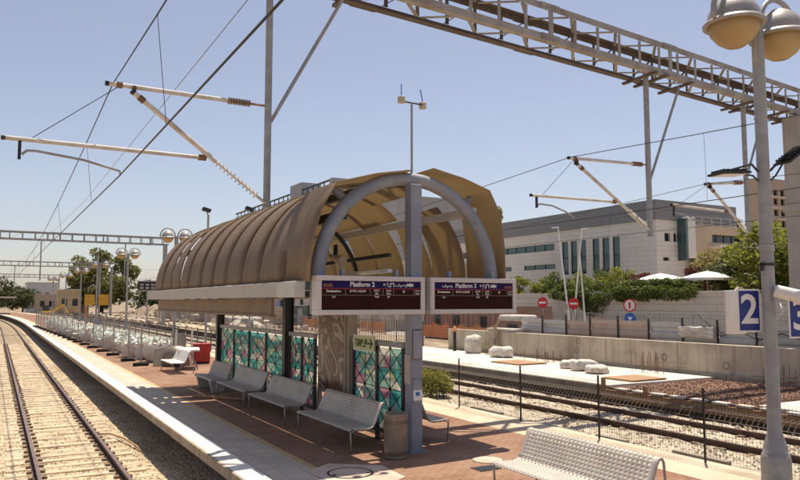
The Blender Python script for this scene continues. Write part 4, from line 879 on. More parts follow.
cantilever('white tube cantilever over the right track in front of the long building', 15.0, .095, (13.61, 6.60), (17.0, 6.78), (13.87, 6.44), (16.98, 4.80), (12.15, 5.44), (15.45, 5.53), ((12.32, 5.42), (12.32, 5.12)), [(12.35, 5.18), (12.42, 5.23), (12.9, 5.22), (13.4, 5.10), (13.72, 4.97), (13.73, 4.90)], (.80, .93), (.70, .95))
cantilever('pale cantilever over the farthest track, left of the near lamp post', 15.5, .095, (20.04, 6.48), (22.38, 6.76), (20.23, 6.36), (22.36, 5.0), (18.2, 5.66), (21.1, 5.66), ((18.27, 5.64), (18.27, 5.30)), [(18.3, 5.38), (18.4, 5.42), (19.0, 5.36), (19.6, 5.22), (19.75, 5.12)], (.70, .92), (.68, .95))
def catenary(label, sup, xoff=0, r=(.011, .013), mess=True):
    """sup: supports (y, x_mess, z_mess, x_cont, z_cont)"""
    t = thing('overhead_wire', label, 'overhead wire', (0, 0, 0), 0, 'overhead line wires')
    mp, cp, dr = [], [], MB()
    for A, B in zip(sup, sup[1:]):
        n = max(6, int((B[0] - A[0]) / 4)); sag = ((B[0] - A[0]) / 64) ** 2 * .95
        for k in range(n):
            f = k / n; y = A[0] + (B[0] - A[0]) * f
            m_ = V((A[1] + (B[1] - A[1]) * f, y, A[2] + (B[2] - A[2]) * f - 4 * sag * f * (1 - f))); c_ = V((A[3] + (B[3] - A[3]) * f, y, A[4] + (B[4] - A[4]) * f))
            mp.append(m_); cp.append(c_)
        for f in [(.5 + k) / max(3, int((B[0] - A[0]) / 8)) for k in range(max(3, int((B[0] - A[0]) / 8)))]:
            y = A[0] + (B[0] - A[0]) * f
            m_ = V((A[1] + (B[1] - A[1]) * f, y, A[2] + (B[2] - A[2]) * f - 4 * sag * f * (1 - f))); c_ = V((A[3] + (B[3] - A[3]) * f, y, A[4] + (B[4] - A[4]) * f))
            dr.tube(m_, c_, .0045, 4)
    A = sup[-1]; mp.append(V((A[1], A[0], A[2]))); cp.append(V((A[3], A[0], A[4])))
    MB().path(mp, r[0], 6).build('messenger_wire', M['wire'], t); MB().path(cp, r[1], 6).build('contact_wire', M['wire'], t); dr.build('dropper', M['wire'], t)
    return t
catenary('pair of dark overhead wires above the left track running to the vanishing point', [(-46, 1.5, 6.6, 1.4, 4.94), (13.7, 1.70, 6.60, 1.87, 4.93), (88, 1.6, 6.6, 1.5, 4.94), (153, bend(1.6, 153), 6.6, bend(1.8, 153), 4.94), (225, bend(1.6, 225), 6.6, bend(1.5, 225), 4.94)])
catenary('pair of thin overhead wires above the track behind the mesh fence', [(-46, 13.0, 6.6, 13.2, 4.95), (14.75, 13.7, 6.64, 13.73, 4.88), (88, 13.1, 6.6, 13.0, 5.0), (153, bend(13.1, 153), 6.6, bend(13.1, 153), 5.0)], r=(.010, .010))
catenary('pair of thin overhead wires above the farthest track at the right', [(-46, 19.5, 6.6, 19.3, 5.1), (15.3, 20.1, 6.5, 19.76, 5.08), (88, 19.6, 6.6, 19.4, 5.1)], r=(.009, .009))
tag(MB().path([(4.25, -40, 8.95), (4.30, 0, 8.75), (4.31, 14.1, 8.9), (4.3, 45, 8.5), (4.2, 88.2, 9.2), (bend(4.2, 153), 153, 9.2)], .011, 6).build('feeder_wire', M['wire_grey']), 'lone pale grey feeder wire strung higher than the left track wires', 'overhead wire', 'overhead line wires')

# ------------------------------------------------------------------ right side: fence, slab, wall, road, building
mf = thing('mesh_fence', 'thin wire mesh fence on black posts along the right platform edge', 'fence', (10.36, 0, 0))
ys_ = [5.6, 8.1, 10.5, 12.9, 15.35, 17.8, 20.2, 22.6, 25.1, 27.5, 30]
for y in ys_: MB().box(-.014, .014, y - .014, y + .014, 0, 1.22).build('post', M['black'], mf)
wm = MB(); y = 3.5
while y < 30:
    wm.box(-.0016, .0016, y - .0016, y + .0016, .06, 1.12); y += .06
for z in [.06 + .106 * k for k in range(11)]: wm.box(-.0016, .0016, 3.5, 30, z - .0016, z + .0016)
wm.build('wire_mesh', M['dark_steel'], mf)
# shrub at the fence
def leaves(mb, n, c, rad, size, rnd, squash=1., hole=0.25):
    for _ in range(n):
        while True:
            p = V((rnd.uniform(-1, 1), rnd.uniform(-1, 1), rnd.uniform(-1, 1)))
            if hole < p.length < 1: break
        q = V((c[0] + p[0] * rad[0], c[1] + p[1] * rad[1], c[2] + p[2] * rad[2]))
        a = V((rnd.gauss(0, 1), rnd.gauss(0, 1), rnd.gauss(0, .7))).normalized(); b = a.cross(V((rnd.gauss(0, 1), rnd.gauss(0, 1), rnd.gauss(0, 1)))).normalized()
        s = size * rnd.uniform(.6, 1.3)
        mb.add([q - a * s * .6, q + b * s * .32, q + a * s * .6, q - b * s * .32], [(0, 1, 2, 3)])
def plant(name, loc, clumps, n, size, m, label, cat, trunk=None, seed=0, group=None, hole=.3):
    rnd = random.Random(seed + 11); t = thing(name, label, cat, loc, 0, group)
    mb = MB(); tot = sum((c[3] * c[4] * c[5]) ** (2 / 3) for c in clumps)
    for c in clumps: leaves(mb, max(8, int(n * (c[3] * c[4] * c[5]) ** (2 / 3) / tot)), c[:3], c[3:6], size, rnd, hole=hole)
    mb.build('crown', m, t)
    tm = MB()
    if trunk:
        h, r = trunk
        tm.path([(0, 0, -.1), (.03 * h, .02 * h, h * .4), (-.02 * h, .01 * h, h * .75), (0, 0, h)], [r, r * .8, r * .6, r * .35], 8)
        for c in clumps[:9]:
            tm.path([(0, 0, h * .55), (c[0] * .4, c[1] * .4, h * .55 + (c[2] - h * .55) * .6), tuple(c[:3])], [r * .45, r * .28, r * .08], 6)
    else:
        for c in clumps[:10]: tm.path([(c[0] * .9, c[1] * .97, c[2] - .45 if 'ivy' in name else -.05), (c[0] * .97, c[1], c[2] * .9), (c[0], c[1], c[2] + .05)], [.02, .015, .008], 5)
    if trunk: tm.build('trunk', M['bark'], t, smooth=True)
    else: pieces(tm, 'stem', M['bark'], t, smooth=True)
    return t
def clumpset(rnd, n, R, zc, h, cr, flat=1.):
    out = []
    for k in range(n):
        while True:
            p = V((rnd.uniform(-1, 1), rnd.uniform(-1, 1), rnd.uniform(-1, 1)))
            if .35 < p.length < 1: break
        s = cr * rnd.uniform(.6, 1.25); out.append((p[0] * R, p[1] * R, zc + p[2] * h, s, s, s * .75 * flat))
    return out
rr = random.Random(5)
plant('weed_bush', (11.15, 18.4, -.15), clumpset(rr, 24, .70, .38, .36, .28), 4800, .075, M['leaf_weed'], 'yellow green weedy bush growing at the fence behind the pillar', 'bush', seed=3, hole=.1)
struct(MB().box(16.62, 21.7, 16.4, 62, -.15, .10).box(16.62, 21.7, -6, 11.4, -.15, .10).build('concrete_slab', M['slab'], bevel=.015))
struct(MB().box(16.60, 16.619, 16.4, 62, -.14, .06).build('slab_edge', M['slab_side'])); struct(MB().box(16.9, 17.0, -6, 62, -.7, -.16).build('trench_wall', M['under']))
struct(MB().box(16.62, 21.7, 11.4, 16.4, -.15, .03).build('gravel_bed', M['red_gravel']))
tag(stones('red_stones', 2500, (16.7, 21.5), (11.45, 16.3), .03, mat('red_stone', (.23, .13, .09), (.14, .075, .05), rough=.95, isl=.4), .035), 'reddish crushed stones filling the unfinished platform bay', 'gravel')
# formwork blocks and bent reinforcement along the slab edge
fwk = thing('formwork_edge', 'timber formwork boards with pale spacer blocks along the unfinished slab', 'formwork', (16.5, 13.6, 0))
MB().box(-.03, .03, -5, 2.9, -.28, -.02).build('board', M['wood'], fwk)
y = -4.6
fb = None
for k in range(11):
    o = MB().box(-.05, .20, -.22, .22, .0, .06).build('spacer_block', random.choice([M['slab'], M['stucco'], M['beige_box']]), fwk, bevel=.008); o.location = (0, -4.6 + k * .68, 0); o.rotation_euler = (0, 0, random.uniform(-.15, .15))
rb = MB()
for k in range(150):
    y = -7 + k * .15; rb.path([(-.55, y, -.62), (-.62, y, -.30), (-.45, y, -.12), (.05, y, -.10), (.1, y, -.6)], .010, 4)
for z, x in ((-.3, -.62), (-.12, -.45), (-.5, -.58)): rb.tube((x, -7, z), (x, 15.3, z), .010, 4)
tag(rb.build('rebar_cage', M['steel_bar'], fwk))
pieces(MB().box(-.05, .05, 2.85, 2.95, -.3, .32).box(-.05, .05, 1.2, 1.3, -.3, .22), 'stake', M['wood'], fwk)
def rebar(loc, label, n, h):
    t = thing('rebar_bundle', label, 'rebar', loc, 0, 'upright rebar in the unfinished platform'); rb = MB(); rnd = random.Random(int(loc[1] * 10))
    for k in range(n): x, y = rnd.uniform(-.5, .5), rnd.uniform(-.9, .9); rb.tube((x, y, 0), (x + rnd.uniform(-.03, .03), y, h * rnd.uniform(.7, 1.1)), .010, 5)
    for z in (.3, .5): rb.tube((-.5, -.9, z * h), (.5, .9, z * h), .008, 5); rb.tube((.5, -.9, z * h), (-.5, .9, z * h), .008, 5)
    rb.build('bars', M['rusty'], t); return t
rebar((21.1, 18.4, .1), 'dark upright rebar by the wall right of the white sacks', 16, .75); rebar((20.9, 13.3, .03), 'upright rebar cluster by the wall close to the near lamp post', 18, .7); rebar((20.9, 24.3, .1), 'rusty rebar stubs by the wall left of the long sacks', 14, .5)
def sheetboard(loc, w, l, label):
    t = thing('plywood_sheet', label, 'board', loc, random.uniform(-.2, .2), 'plywood covers on the slab'); MB().box(-w / 2, w / 2, -l / 2, l / 2, .03, .06).box(-w / 2, -w / 2 + .08, -l / 2, l / 2, 0, .029).box(w / 2 - .08, w / 2, -l / 2, l / 2, 0, .029).build('sheet', M['wood'], t)
sheetboard((18.6, 17.2, .1), 1.6, 1.3, 'wooden cover board on the slab before the red gravel'); sheetboard((19.2, 24.0, .1), 1.5, 1.8, 'wooden cover board on the slab left of the white sacks')
def sack(name, loc, size, label, m, seed, grp, top=None):
    rnd = random.Random(seed); t = thing(name, label, 'sack', loc, rnd.uniform(0, 3), grp)
    mb = MB().lathe([(0, 0), (.42, .0), (.48, .05), (.52, .16), (.54, .35), (.53, .55), (.50, .72), (.42, .82), (.25, .86), (0, .84)], n=28)
    if top: mb.v = [((lambda q: (x * q, y * q, z))(.93 / max(abs(x), abs(y), 1e-3) * math.hypot(x, y) ** .35 * max(abs(x), abs(y)) ** .65 if x or y else 1)) for x, y, z in mb.v]
    mb.v = [((x + .13 * noise.noise(V((x * 2.5, y * 2.5, z * 2.5 + seed))) + .09 * noise.noise(V((x * 7, y * 7, z * 6 + seed)))) * size[0], (y + .13 * noise.noise(V((x * 2.5 + 7, y * 2.5, z * 2.5 + seed)))) * size[1], max(0, z + .12 * noise.noise(V((x * 3, y * 3 + 5, seed)))) * size[2]) for x, y, z in mb.v]
    mb.build('body', m, t, smooth=True)
    if top:
        fm = MB(); leaves(fm, 110, (0, 0, .84 * size[2]), (.66 * size[0], .68 * size[1], rnd.uniform(.14, .34)), .24, rnd, hole=0); fm.build('torn_film', M['film'], t)
    return t
for k, (dx, dy, s, lab) in enumerate(((19.6, 21.3, (1.0, .7, .36), 'white sack lying on the slab, leftmost of three touching'), (19.3, 20.3, (.95, .8, .46), 'plump white sack in the middle of three on the slab'), (19.1, 19.4, (1.15, .8, .32), 'flat white sack at the right end of three on the slab'))): sack('white_sack', (dx, dy, .1), s, lab, M['bag'], k + 1, 'white sacks on the new slab')
sack('white_sack', (21.0, 29.8, .1), (.8, .8, 1.02), 'tall white sack standing against the wall below the Platform 3 board', M['bag'], 9, 'white sacks on the new slab')
sack('white_sack', (20.6, 27.0, .1), (1.1, .9, .56), 'low white sack right of the tall standing sack', M['bag'], 10, 'white sacks on the new slab')
pl_ = thing('leaning_plank', 'pale thick plank leaning against the wall above the tall white sack', 'plank', (21.55, 29.4, .1)); MB().beam((-.4, -.5, .3), (.1, -.9, 1.75), .4, .14).build('board', M['coping'], pl_)
rdp = thing('marker_post', 'dark post with a red tip standing before the wall end', 'post', (21.2, 31.8, .1)); MB().tube((0, 0, 0), (0, 0, 1.0), .09).build('post', M['dark_steel'], rdp); MB().lathe([(.13, 1.0), (.13, 1.1), (.03, 1.32), (0, 1.32)]).build('cap', M['orange'], rdp)
cw = thing('concrete_wall', 'long stained concrete wall behind the unfinished platform', 'wall', (21.7, 0, 0))
y = -8.
while y < 33:
    l = min(5.2, 33.2 - y); MB().box(0, .30, y, y + l - .02, -.2, 1.20).build('wall_panel', M['conc_wall'], cw, bevel=.012); y += 5.2
MB().box(-.09, -.002, -8, 33, .0, .19).build('footing', M['slab_side'], cw)
rg = MB()
for yy, z in ((18.6, .62), (23.2, .62), (23.1, 1.0), (16.0, .5), (29, .7)): o_, i_ = [[(-.004, yy + r * math.cos(2 * PI * k / 16), z + r * math.sin(2 * PI * k / 16)) for k in range(16)] for r in (.13, .10)]; rg.add(o_ + i_, [(k, 16 + k, 16 + (k + 1) % 16, (k + 1) % 16) for k in range(16)])
rg.build('formwork_mark', M['under'], cw)
struct(MB().box(22.0, 37.2, -40, 240, -.9, .05).build('site_ground', M['earth'])); struct(MB().quad((27.5, -40, .06), (35, -40, .06), (35, 70, .06), (27.5, 70, .06)).build('road', M['asphalt']))
cf = thing('corrugated_fence', 'patched fence of grey and tan corrugated sheets standing behind the concrete wall', 'fence', (22.5, 0, 0))
y = 4.0; k = 0; rnd = random.Random(2)
tops = {}
while y < 27.2:
    w = rnd.choice((1.5, 1.75, 1.6)); mm = M['corr_tan'] if 19.2 < y < 23.6 else M['corr_grey']; tlt = rnd.uniform(-.05, .05) if mm == M['corr_tan'] else rnd.uniform(-.015, .015); zt = 1.84 + rnd.uniform(-.07, .07); nz = 28; mb = MB(); vs_ = []
    for i in range(nz + 1):
        z = .2 + (zt - .2) * i / nz; xo = .028 * (1 if (i % 7) in (1, 2, 3) else -1)
        vs_ += [(xo, y + .01 + tlt * z, z), (xo, y + w - .01 + tlt * z, z)]
    mb.add(vs_, [(2 * i, 2 * i + 1, 2 * i + 3, 2 * i + 2) for i in range(nz)]); mb.build('sheet_panel', mm, cf, solid=.004)
    MB().box(-.08, -.03, y - .03, y + .03, .05, 1.98 + rnd.uniform(-.05, .12)).build('post', M['dark_steel'], cf); y += w
cab = thing('loose_cable', 'black cable sagging along the corrugated fence', 'cable', (22.38, 0, 0)); pts = []
for i, (yy, zz) in enumerate(((12.1, 1.75), (13, 1.6), (13.6, 1.42), (14.4, 1.62), (15.2, 1.38), (16.0, 1.66), (16.7, 1.45), (17.2, 1.9), (17.6, 2.2))): pts.append((0, yy, zz))
MB().path(pts, .022, 6).build('strand', M['cable'], cab, smooth=True); MB().path([(0, 15.0, 1.25), (-.02, 14.9, 1.7), (.0, 14.6, 2.05), (.03, 14.35, 2.35), (.03, 14.45, 2.6)], .035, 6).build('hose', M['steel_white'], cab, smooth=True)
wtp = thing('tarp_heap', 'crumpled white plastic sheet hung over the grey corrugated fence', 'sheet', (22.35, 17.7, 1.35)); tm_ = MB(); N = 10
tm_.add([(.1 * noise.noise(V((i * .6, j * .6, 2))) - .05, i * .15 - .8, j * .045 + .05 * noise.noise(V((i * .7, j * .5, 8)))) for j in range(N) for i in range(N + 1)], [(j * (N + 1) + i, j * (N + 1) + i + 1, (j + 1) * (N + 1) + i + 1, (j + 1) * (N + 1) + i) for j in range(N - 1) for i in range(N)]); tm_.build('sheet', M['bag'], wtp, smooth=True, solid=.01)
# road signs
def disc_sign(loc, label, kind):
    t = thing('road_sign', label, 'road sign', loc, 0, 'round road signs behind the wall'); h = loc[2]
    MB().tube((0, 0, -h), (0, 0, .3), .03, 8).build('pole', M['galv'], t)
    ax = V((-1, -.45, 0)).normalized(); rt = V((.45, -1, 0)).normalized()
    if kind == 'noentry':
        MB().lathe([(.30, 0), (.30, .02)], ax * .03, 24, ax).build('disc', M['road_red'], t); MB().frame_box(ax * .052 - rt * .2 + V((0, 0, -.05)), rt * .4, ax * .004, V((0, 0, .10))).build('bar', M['sign_white'], t)
    elif kind == 'plain':
        MB().lathe([(.30, 0), (.30, .02)], ax * .03, 24, ax).build('disc', M['tape'], t)
    else:
        MB().lathe([(.30, 0), (.30, .02)], ax * .03 , 24, ax).build('disc', M['road_red'], t); MB().lathe([(.24, 0), (.24, .004)], ax * .051, 24, ax).build('face', M['sign_white'], t)
        MB().frame_box(ax * .056 - rt * .045 + V((0, 0, -.15)), rt * .09, ax * .004, V((0, 0, .30))).build('symbol', M['road_red'], t)
        MB().lathe([(.27, 0), (.27, .02)], ax * .03 + V((0, 0, -.62)), 24, ax).build('lower_disc', M['road_blue'], t)
        MB().prism([(-.12, .05), (.12, .05), (0, -.14)], ax * .051 + V((0, 0, -.60)), rt, (0, 0, 1), ax * .004).build('arrow', M['sign_white'], t)
    return t
disc_sign((26, 30.33, 2.62), 'red no entry sign left of the crossed white poles', 'noentry'); disc_sign((26, 27.92, 2.57), 'red no entry sign right of the crossed white poles', 'noentry'); disc_sign((26, 28.75, 2.4), 'plain pale disc sign at the foot of the crossed white poles', 'plain'); disc_sign((26, 24.17, 2.5), 'red rimmed white round sign above a blue disc by the ivy', 'stack')
xp = thing('crossed_light_poles', 'three slender white light poles leaning and crossing in front of the long building', 'light poles', (26.3, 28.5, 0))
for a, b in (((.1, 0, 0), (0, .85, 6.65)), ((0, .05, 0), (.1, -.85, 6.4)), ((.2, -.95, 0), (0.2, -.55, 5.2))):
    p = MB().tube(a, b, .06, 8, .03).build('pole', M['sign_white'], xp)
    if b[2] > 6: s = 1 if b[1] > 0 else -1; MB().box(b[0] - .06, b[0] + .06, min(b[1], b[1] + s * .45), max(b[1], b[1] + s * .45), b[2], b[2] + .05).build('lamp_head', M['sign_white'], xp)
# retaining wall, terrace, ivy, railings
rw = thing('retaining_wall', 'pale coursed retaining wall below the terrace with the umbrellas', 'wall', (36, 0, 0)); MB().box(0, .5, 22.0, 48.5, 0, 3.2).build('wall', M['ret_wall'], rw); MB().box(-.04, .54, 22.0, 48.5, 3.2, 3.3).build('coping_stone', M['slab'], rw)
struct(MB().box(36.5, 75, 22, 110, -.5, 3.15).build('terrace', M['cream_concrete'])); struct(MB().quad((37.5, 40, 3.155), (44.5, 40, 3.155), (44.5, 62, 3.155), (37.5, 62, 3.155)).build('lawn', M['grass']))
rl = thing('roadside_railing', 'thin pale metal railing in front of the retaining wall', 'railing', (35.4, 0, 0)); rm = MB(); y = 21.
while y < 46: MB().box(-.03, .03, y - .03, y + .03, .05, 1.95).build('post', M['galv'], rl); y += 2.4
for z in (1.9, 1.2): rm.box(-.02, .02, 21, 46, z - .02, z + .02)
y = 21.
while y < 46: rm.box(-.01, .01, y - .01, y + .01, 1.2, 1.9); y += .3
rm.build('rails', M['galv'], rl)
MB
rnd = random.Random(8); cl = []
for k in range(120):
    y = rnd.uniform(28.6, 40.6); dpt = .2 + 1.3 * max(0, 1 - abs(y - 36.8) / 3.4) if y > 33.4 else .35
    z = 3.35 + rnd.uniform(-dpt, .45); cl.append((-.15 + (.5 if z > 3.4 else 0), y - 34, z, .40, .6, .38))
plant('ivy_hedge', (36, 34, 0), cl, 16000, .17, M['leaf_green'], 'long green ivy hedge spilling over the retaining wall', 'hedge', seed=21, hole=.5)
def umbrella(loc, label):
    t = thing('patio_umbrella', label, 'umbrella', loc, 0, 'white patio umbrellas on the terrace'); mb = MB(); n = 8; r = 1.75
    ring = [(r * math.cos(2 * PI * k / n + .4), r * math.sin(2 * PI * k / n + .4), 2.05) for k in range(n)]; mid = [(x * .5, y * .5, 2.32) for x, y, z in ring]
    val = [(x, y, 1.9) for x, y, z in ring]
    mb.add([(0, 0, 2.5)] + mid + ring + val, [(0, 1 + k, 1 + (k + 1) % n) for k in range(n)] + [(1 + k, 1 + n + k, 1 + n + (k + 1) % n, 1 + (k + 1) % n) for k in range(n)] + [(1 + n + k, 1 + 2 * n + k, 1 + 2 * n + (k + 1) % n, 1 + n + (k + 1) % n) for k in range(n)])
    mb.build('canopy', M['umbrella'], t, solid=.01); MB().tube((0, 0, 0), (0, 0, 2.55), .035).build('pole', M['sign_white'], t); MB().lathe([(.3, 0), (.3, .06), (.05, .1)]).build('base', M['slab'], t)
umbrella((38.3, 32.9, 2.05), 'white patio umbrella behind the ivy, the left one'); umbrella((38.0, 29.1, 2.05), 'white patio umbrella beside the yellow green tree, the right one')
# shrubs in front of the building
rr = random.Random(31)
shr = [(46, 57.5, 1.25, 'round yellow green bush at the left end of the terrace row', 'leaf_yel'), (46, 54, 1.25, 'second bush of the terrace row, under the low window strip', 'leaf_yel'), (46, 51.5, 1.4, 'third bush of the terrace row, left of the crossed poles', 'leaf_green'), (46, 48.6, 1.3, 'bush behind the crossed white poles', 'leaf_yel'), (45, 45.4, 1.5, 'green bush below the tall right hand windows', 'leaf_green'), (44.5, 42.6, 1.6, 'yellow green bush left of the dark red bushes', 'leaf_yel'),
       (43, 38.6, 1.15, 'dark red bush left of the left umbrella', 'leaf_red'), (43, 36.0, .9, 'dark red bush behind the left umbrella', 'leaf_red'), (41.5, 32.6, 1.15, 'tall dark red bush between the two umbrellas', 'leaf_red')]
for k, (x, y, s, lab, m) in enumerate(shr): plant('shrub', (x, y, 3.1), clumpset(rr, 16, s * .9, s * .86, s * .66, s * .38), 1300, .22, M[m], lab, 'bush', seed=40 + k, group='bushes along the terrace')
plant('shrub', (40.2, 37.6, 3.1), clumpset(rr, 12, .9, .5, .4, .4), 900, .18, M['leaf_pale'], 'low straw coloured ground shrub above the ivy', 'bush', seed=77)
plant('shrub', (37.0, 46.6, 2.6), clumpset(rr, 12, .9, .7, .5, .4), 900, .18, M['leaf_pale'], 'dry brownish bush hanging over the wall left of the ivy', 'bush', seed=78)
cl = [(0 + rr.uniform(-1, 1), rr.uniform(-4.2, 4.2), rr.uniform(.6, 3.0), .8, .9, .6) for _ in range(22)]
plant('climbing_hedge', (46.5, 32.5, 3.1), cl, 3800, .22, M['leaf_pale'], 'dry pale climbing hedge behind the right umbrella', 'hedge', seed=80)
cl = [(rr.uniform(-1, 1), rr.uniform(-3.5, 3.5), rr.uniform(.4, 2.4), .8, .9, .6) for _ in range(18)]
plant('climbing_hedge', (44.0, 30.6, 3.1), cl, 3000, .22, M['leaf_dark'], 'dark green hedge under the dry climbing one', 'hedge', seed=81)
cl = clumpset(rr, 46, 3.3, 4.3, 2.5, 1.0)
plant('yellow_green_tree', (39.2, 24.2, 0.2), cl, 9000, .28, M['leaf_yel'], 'large bright yellow green tree behind the near lamp post', 'tree', (3.6, .25), 90)
cl = clumpset(rr, 26, 2.4, 3.9, 2.0, .9)
plant('yellow_green_tree', (33.6, 18.2, 0.1), cl, 4500, .26, M['leaf_yel'], 'bright green tree at the right frame edge behind the gantry column', 'tree', (3.0, .2), 91)
cl = clumpset(rr, 18, 2.2, 3.2, 1.4, .9)
plant('dark_tree', (40.5, 28.2, 1.2), cl, 3600, .25, M['leaf_dark'], 'dark shady tree low behind the right umbrella', 'tree', (2.2, .18), 92)
cl = clumpset(rr, 10, .6, 7.9, .55, .45)
plant('dark_tree', (69.9, 50, 3.1), cl, 700, .25, M['leaf_dark'], 'dark treetop showing over the end of the long building', 'tree', (7.6, .12), 93)
cl = clumpset(rr, 12, 1.0, 12.2, 1.0, .6)
plant('dark_tree', (53.5, 71.2, 1), cl, 1100, .3, M['leaf_pale'], 'brownish treetop above the roof just right of the shelter', 'tree', (11.5, .2), 94)

# buildings
def facade(mb, o, ux, uz, Wd, Hh, rects, depth):
    """wall sheet with real openings and reveals; o corner, ux along, uz up, rects (u0,u1,v0,v1)"""
    o, ux, uz = V(o), V(ux), V(uz); nrm = ux.cross(uz)
    us = sorted({0, Wd} | {r[0] for r in rects} | {r[1] for r in rects}); vs_ = sorted({0, Hh} | {r[2] for r in rects} | {r[3] for r in rects})
    for a, b in zip(us, us[1:]):
        for c, d in zip(vs_, vs_[1:]):
            m_, n_ = (a + b) / 2, (c + d) / 2
            if any(r[0] < m_ < r[1] and r[2] < n_ < r[3] for r in rects): continue
            mb.quad(o + ux * a + uz * c, o + ux * b + uz * c, o + ux * b + uz * d, o + ux * a + uz * d)
    for r in rects:
        q = [o + ux * u + uz * v for u, v in ((r[0], r[2]), (r[1], r[2]), (r[1], r[3]), (r[0], r[3]))]; i_ = [p - nrm * depth for p in q]
        for k in range(4): mb.quad(q[k], i_[k], i_[(k + 1) % 4], q[(k + 1) % 4])
def windows(parent, o, ux, uz, rects, depth, glass, framem, cells=None, bw=.06):
    o, ux, uz = V(o), V(ux), V(uz); nrm = ux.cross(uz)
    for r in rects:
        a = o + ux * r[0] + uz * r[2] - nrm * depth; w, h = r[1] - r[0], r[3] - r[2]
        wn = MB().quad(a, a + ux * w, a + ux * w + uz * h, a + uz * h).build('window', glass, parent)
        nu, nv = cells or (max(1, int(w / 1.4)), max(1, int(h / 1.4))); fm = MB()
        for k in range(nu + 1): fm.frame_box(a + ux * (w * k / nu - bw / 2) + nrm * .004, ux * bw, uz * h, nrm * .05)
        for k in range(nv + 1): fm.frame_box(a + uz * (h * k / nv - bw / 2) + nrm * .006, ux * w, uz * bw, nrm * .045)
        fm.build('frame', framem, wn)
YB = 43.3
ob = thing('office_building', 'long low pale stone building with a dark metal top storey and tall windows', 'building', (50, YB, 0))
# facade along the track (normal -X): u runs from high Y to low Y
Lf = 34.; U = lambda y: YB + Lf - y
f1 = [(U(65.9), U(56.4), 7.95, 8.66), (U(61.3), U(56.3), 6.05, 6.55)] + [(U(y) - .44, U(y) + .44, 5.4, 8.7) for y in (54.8, 53.55, 52.3, 50.55, 49.25, 47.95)] + [(U(76), U(68), 7.95, 8.66), (U(76), U(63.5), 6.05, 6.55)]
m1 = MB(); facade(m1, (0, Lf, 3.1), (0, -1, 0), (0, 0, 1), Lf, 6.75, [(a, b, c - 3.1, d - 3.1) for a, b, c, d in f1], .14); m1.build('track_wall', M['facade'], ob)
windows(ob, (0, Lf, 3.1), (0, -1, 0), (0, 0, 1), [(a, b, c - 3.1, d - 3.1) for a, b, c, d in f1], .13, M['glass_teal'], M['dark_steel'])
f2 = [(1.05, 1.80, 7.98, 8.72), (2.2, 2.75, 7.98, 8.72), (.8, 1.6, 6.25, 6.57)]
m2 = MB(); facade(m2, (0, 0, 3.1), (1, 0, 0), (0, 0, 1), 11, 6.75, [(a, b, c - 3.1, d - 3.1) for a, b, c, d in f2], .3); m2.quad((11, 0, 3.1), (11, Lf, 3.1), (11, Lf, 9.85), (11, 0, 9.85)); m2.build('end_wall', M['facade_x'], ob)
windows(ob, (0, 0, 3.1), (1, 0, 0), (0, 0, 1), [(a, b, c - 3.1, d - 3.1) for a, b, c, d in f2], .29, M['glass_dark'], M['dark_steel'])
ck = MB(); ck.box(-.12, 10.9, -.12, Lf, 9.85, 10.75); ck.box(-.10, 10.88, -.10, Lf, 10.77, 11.6); ck.build('metal_storey', M['cladding'], ob)
rib = MB()
for z in (10.05, 10.28, 10.52): rib.box(-.135, -.122, -.12, Lf, z, z + .02); rib.box(-.12, 10.9, -.135, -.122, z, z + .02)
for z in (10.98, 11.2, 11.42): rib.box(-.115, -.102, -.10, Lf, z, z + .02); rib.box(-.10, 10.88, -.115, -.102, z, z + .02)
rib.build('cladding_seam', M['bld_grey'], ob)
MB().box(2.7, 2.95, -.9, -.01, 6.3, 10.0).build('fin', M['glass_teal'], ob); MB().box(2.96, 3.95, -1.0, -.01, 6.5, 9.9).box(2.96, 3.95, -1.0, -.01, 9.9, 10.15).build('stair_box', M['pale_metal'], ob, bevel=.1)
an = thing('annex_building', 'low grey flat roofed block with a wide dark opening and rooftop railing', 'building', (53.9, 42.4, 0))
m3 = MB(); fa = [(2.3, 6.8, 4.9, 5.65)]; facade(m3, (0, 0, 3.1), (1, 0, 0), (0, 0, 1), 13, 6.2, fa, .5); m3.box(0, 13, .0, .02, 9.31, 9.5); m3.quad((0, 0, 9.3), (13, 0, 9.3), (13, 9, 9.3), (0, 9, 9.3)); m3.build('wall', M['tower'], an); windows(an, (0, 0, 3.1), (1, 0, 0), (0, 0, 1), fa, .49, M['glass_dark'], M['dark_steel'], (4, 1))
rm = MB()
for k in range(10): rm.box(k * 1.3, k * 1.3 + .06, .2, .26, 9.5, 10.3)
for z in (9.9, 10.3): rm.box(0, 12, .2, .26, z - .03, z)
rm.build('roof_railing', M['pale_metal'], an); MB().box(1.8, 9.5, -1.2, -.002, 7.5, 7.7).build('canopy_slab', M['slab'], an)
tw = thing('tower_block', 'tall beige block with rows of square windows behind the near lamp post', 'building', (90.2, 60, 0))
ft = [(x, x + 1.0, z, z + .85) for x in [1.0 + 1.55 * k for k in range(11)] for z in (9.9, 11.35, 12.95, 14.45, 16.0, 17.25)]
mt = MB(); facade(mt, (0, 0, 0), (1, 0, 0), (0, 0, 1), 20, 19.6, ft, .35); mt.quad((0, 2, 0), (0, 0, 0), (0, 0, 19.6), (0, 2, 19.6)); mt.quad((0, 0, 19.6), (20, 0, 19.6), (20, 2, 19.6), (0, 2, 19.6)); mt.build('wall', M['tower'], tw)
windows(tw, (0, 0, 0), (1, 0, 0), (0, 0, 1), ft, .34, M['glass_dark'], M['dark_steel'], (2, 1), .08)
st = MB()
for z in (9.0, 10.9, 12.4, 13.95, 15.45, 17.0): st.box(-.1, 20, -.12, -.002, z, z + .22)
st.build('storey_band', M['stucco'], tw)
MB().box(10, 15, .5, 2, 19.61, 22).build('roof_hut', M['tower'], tw)
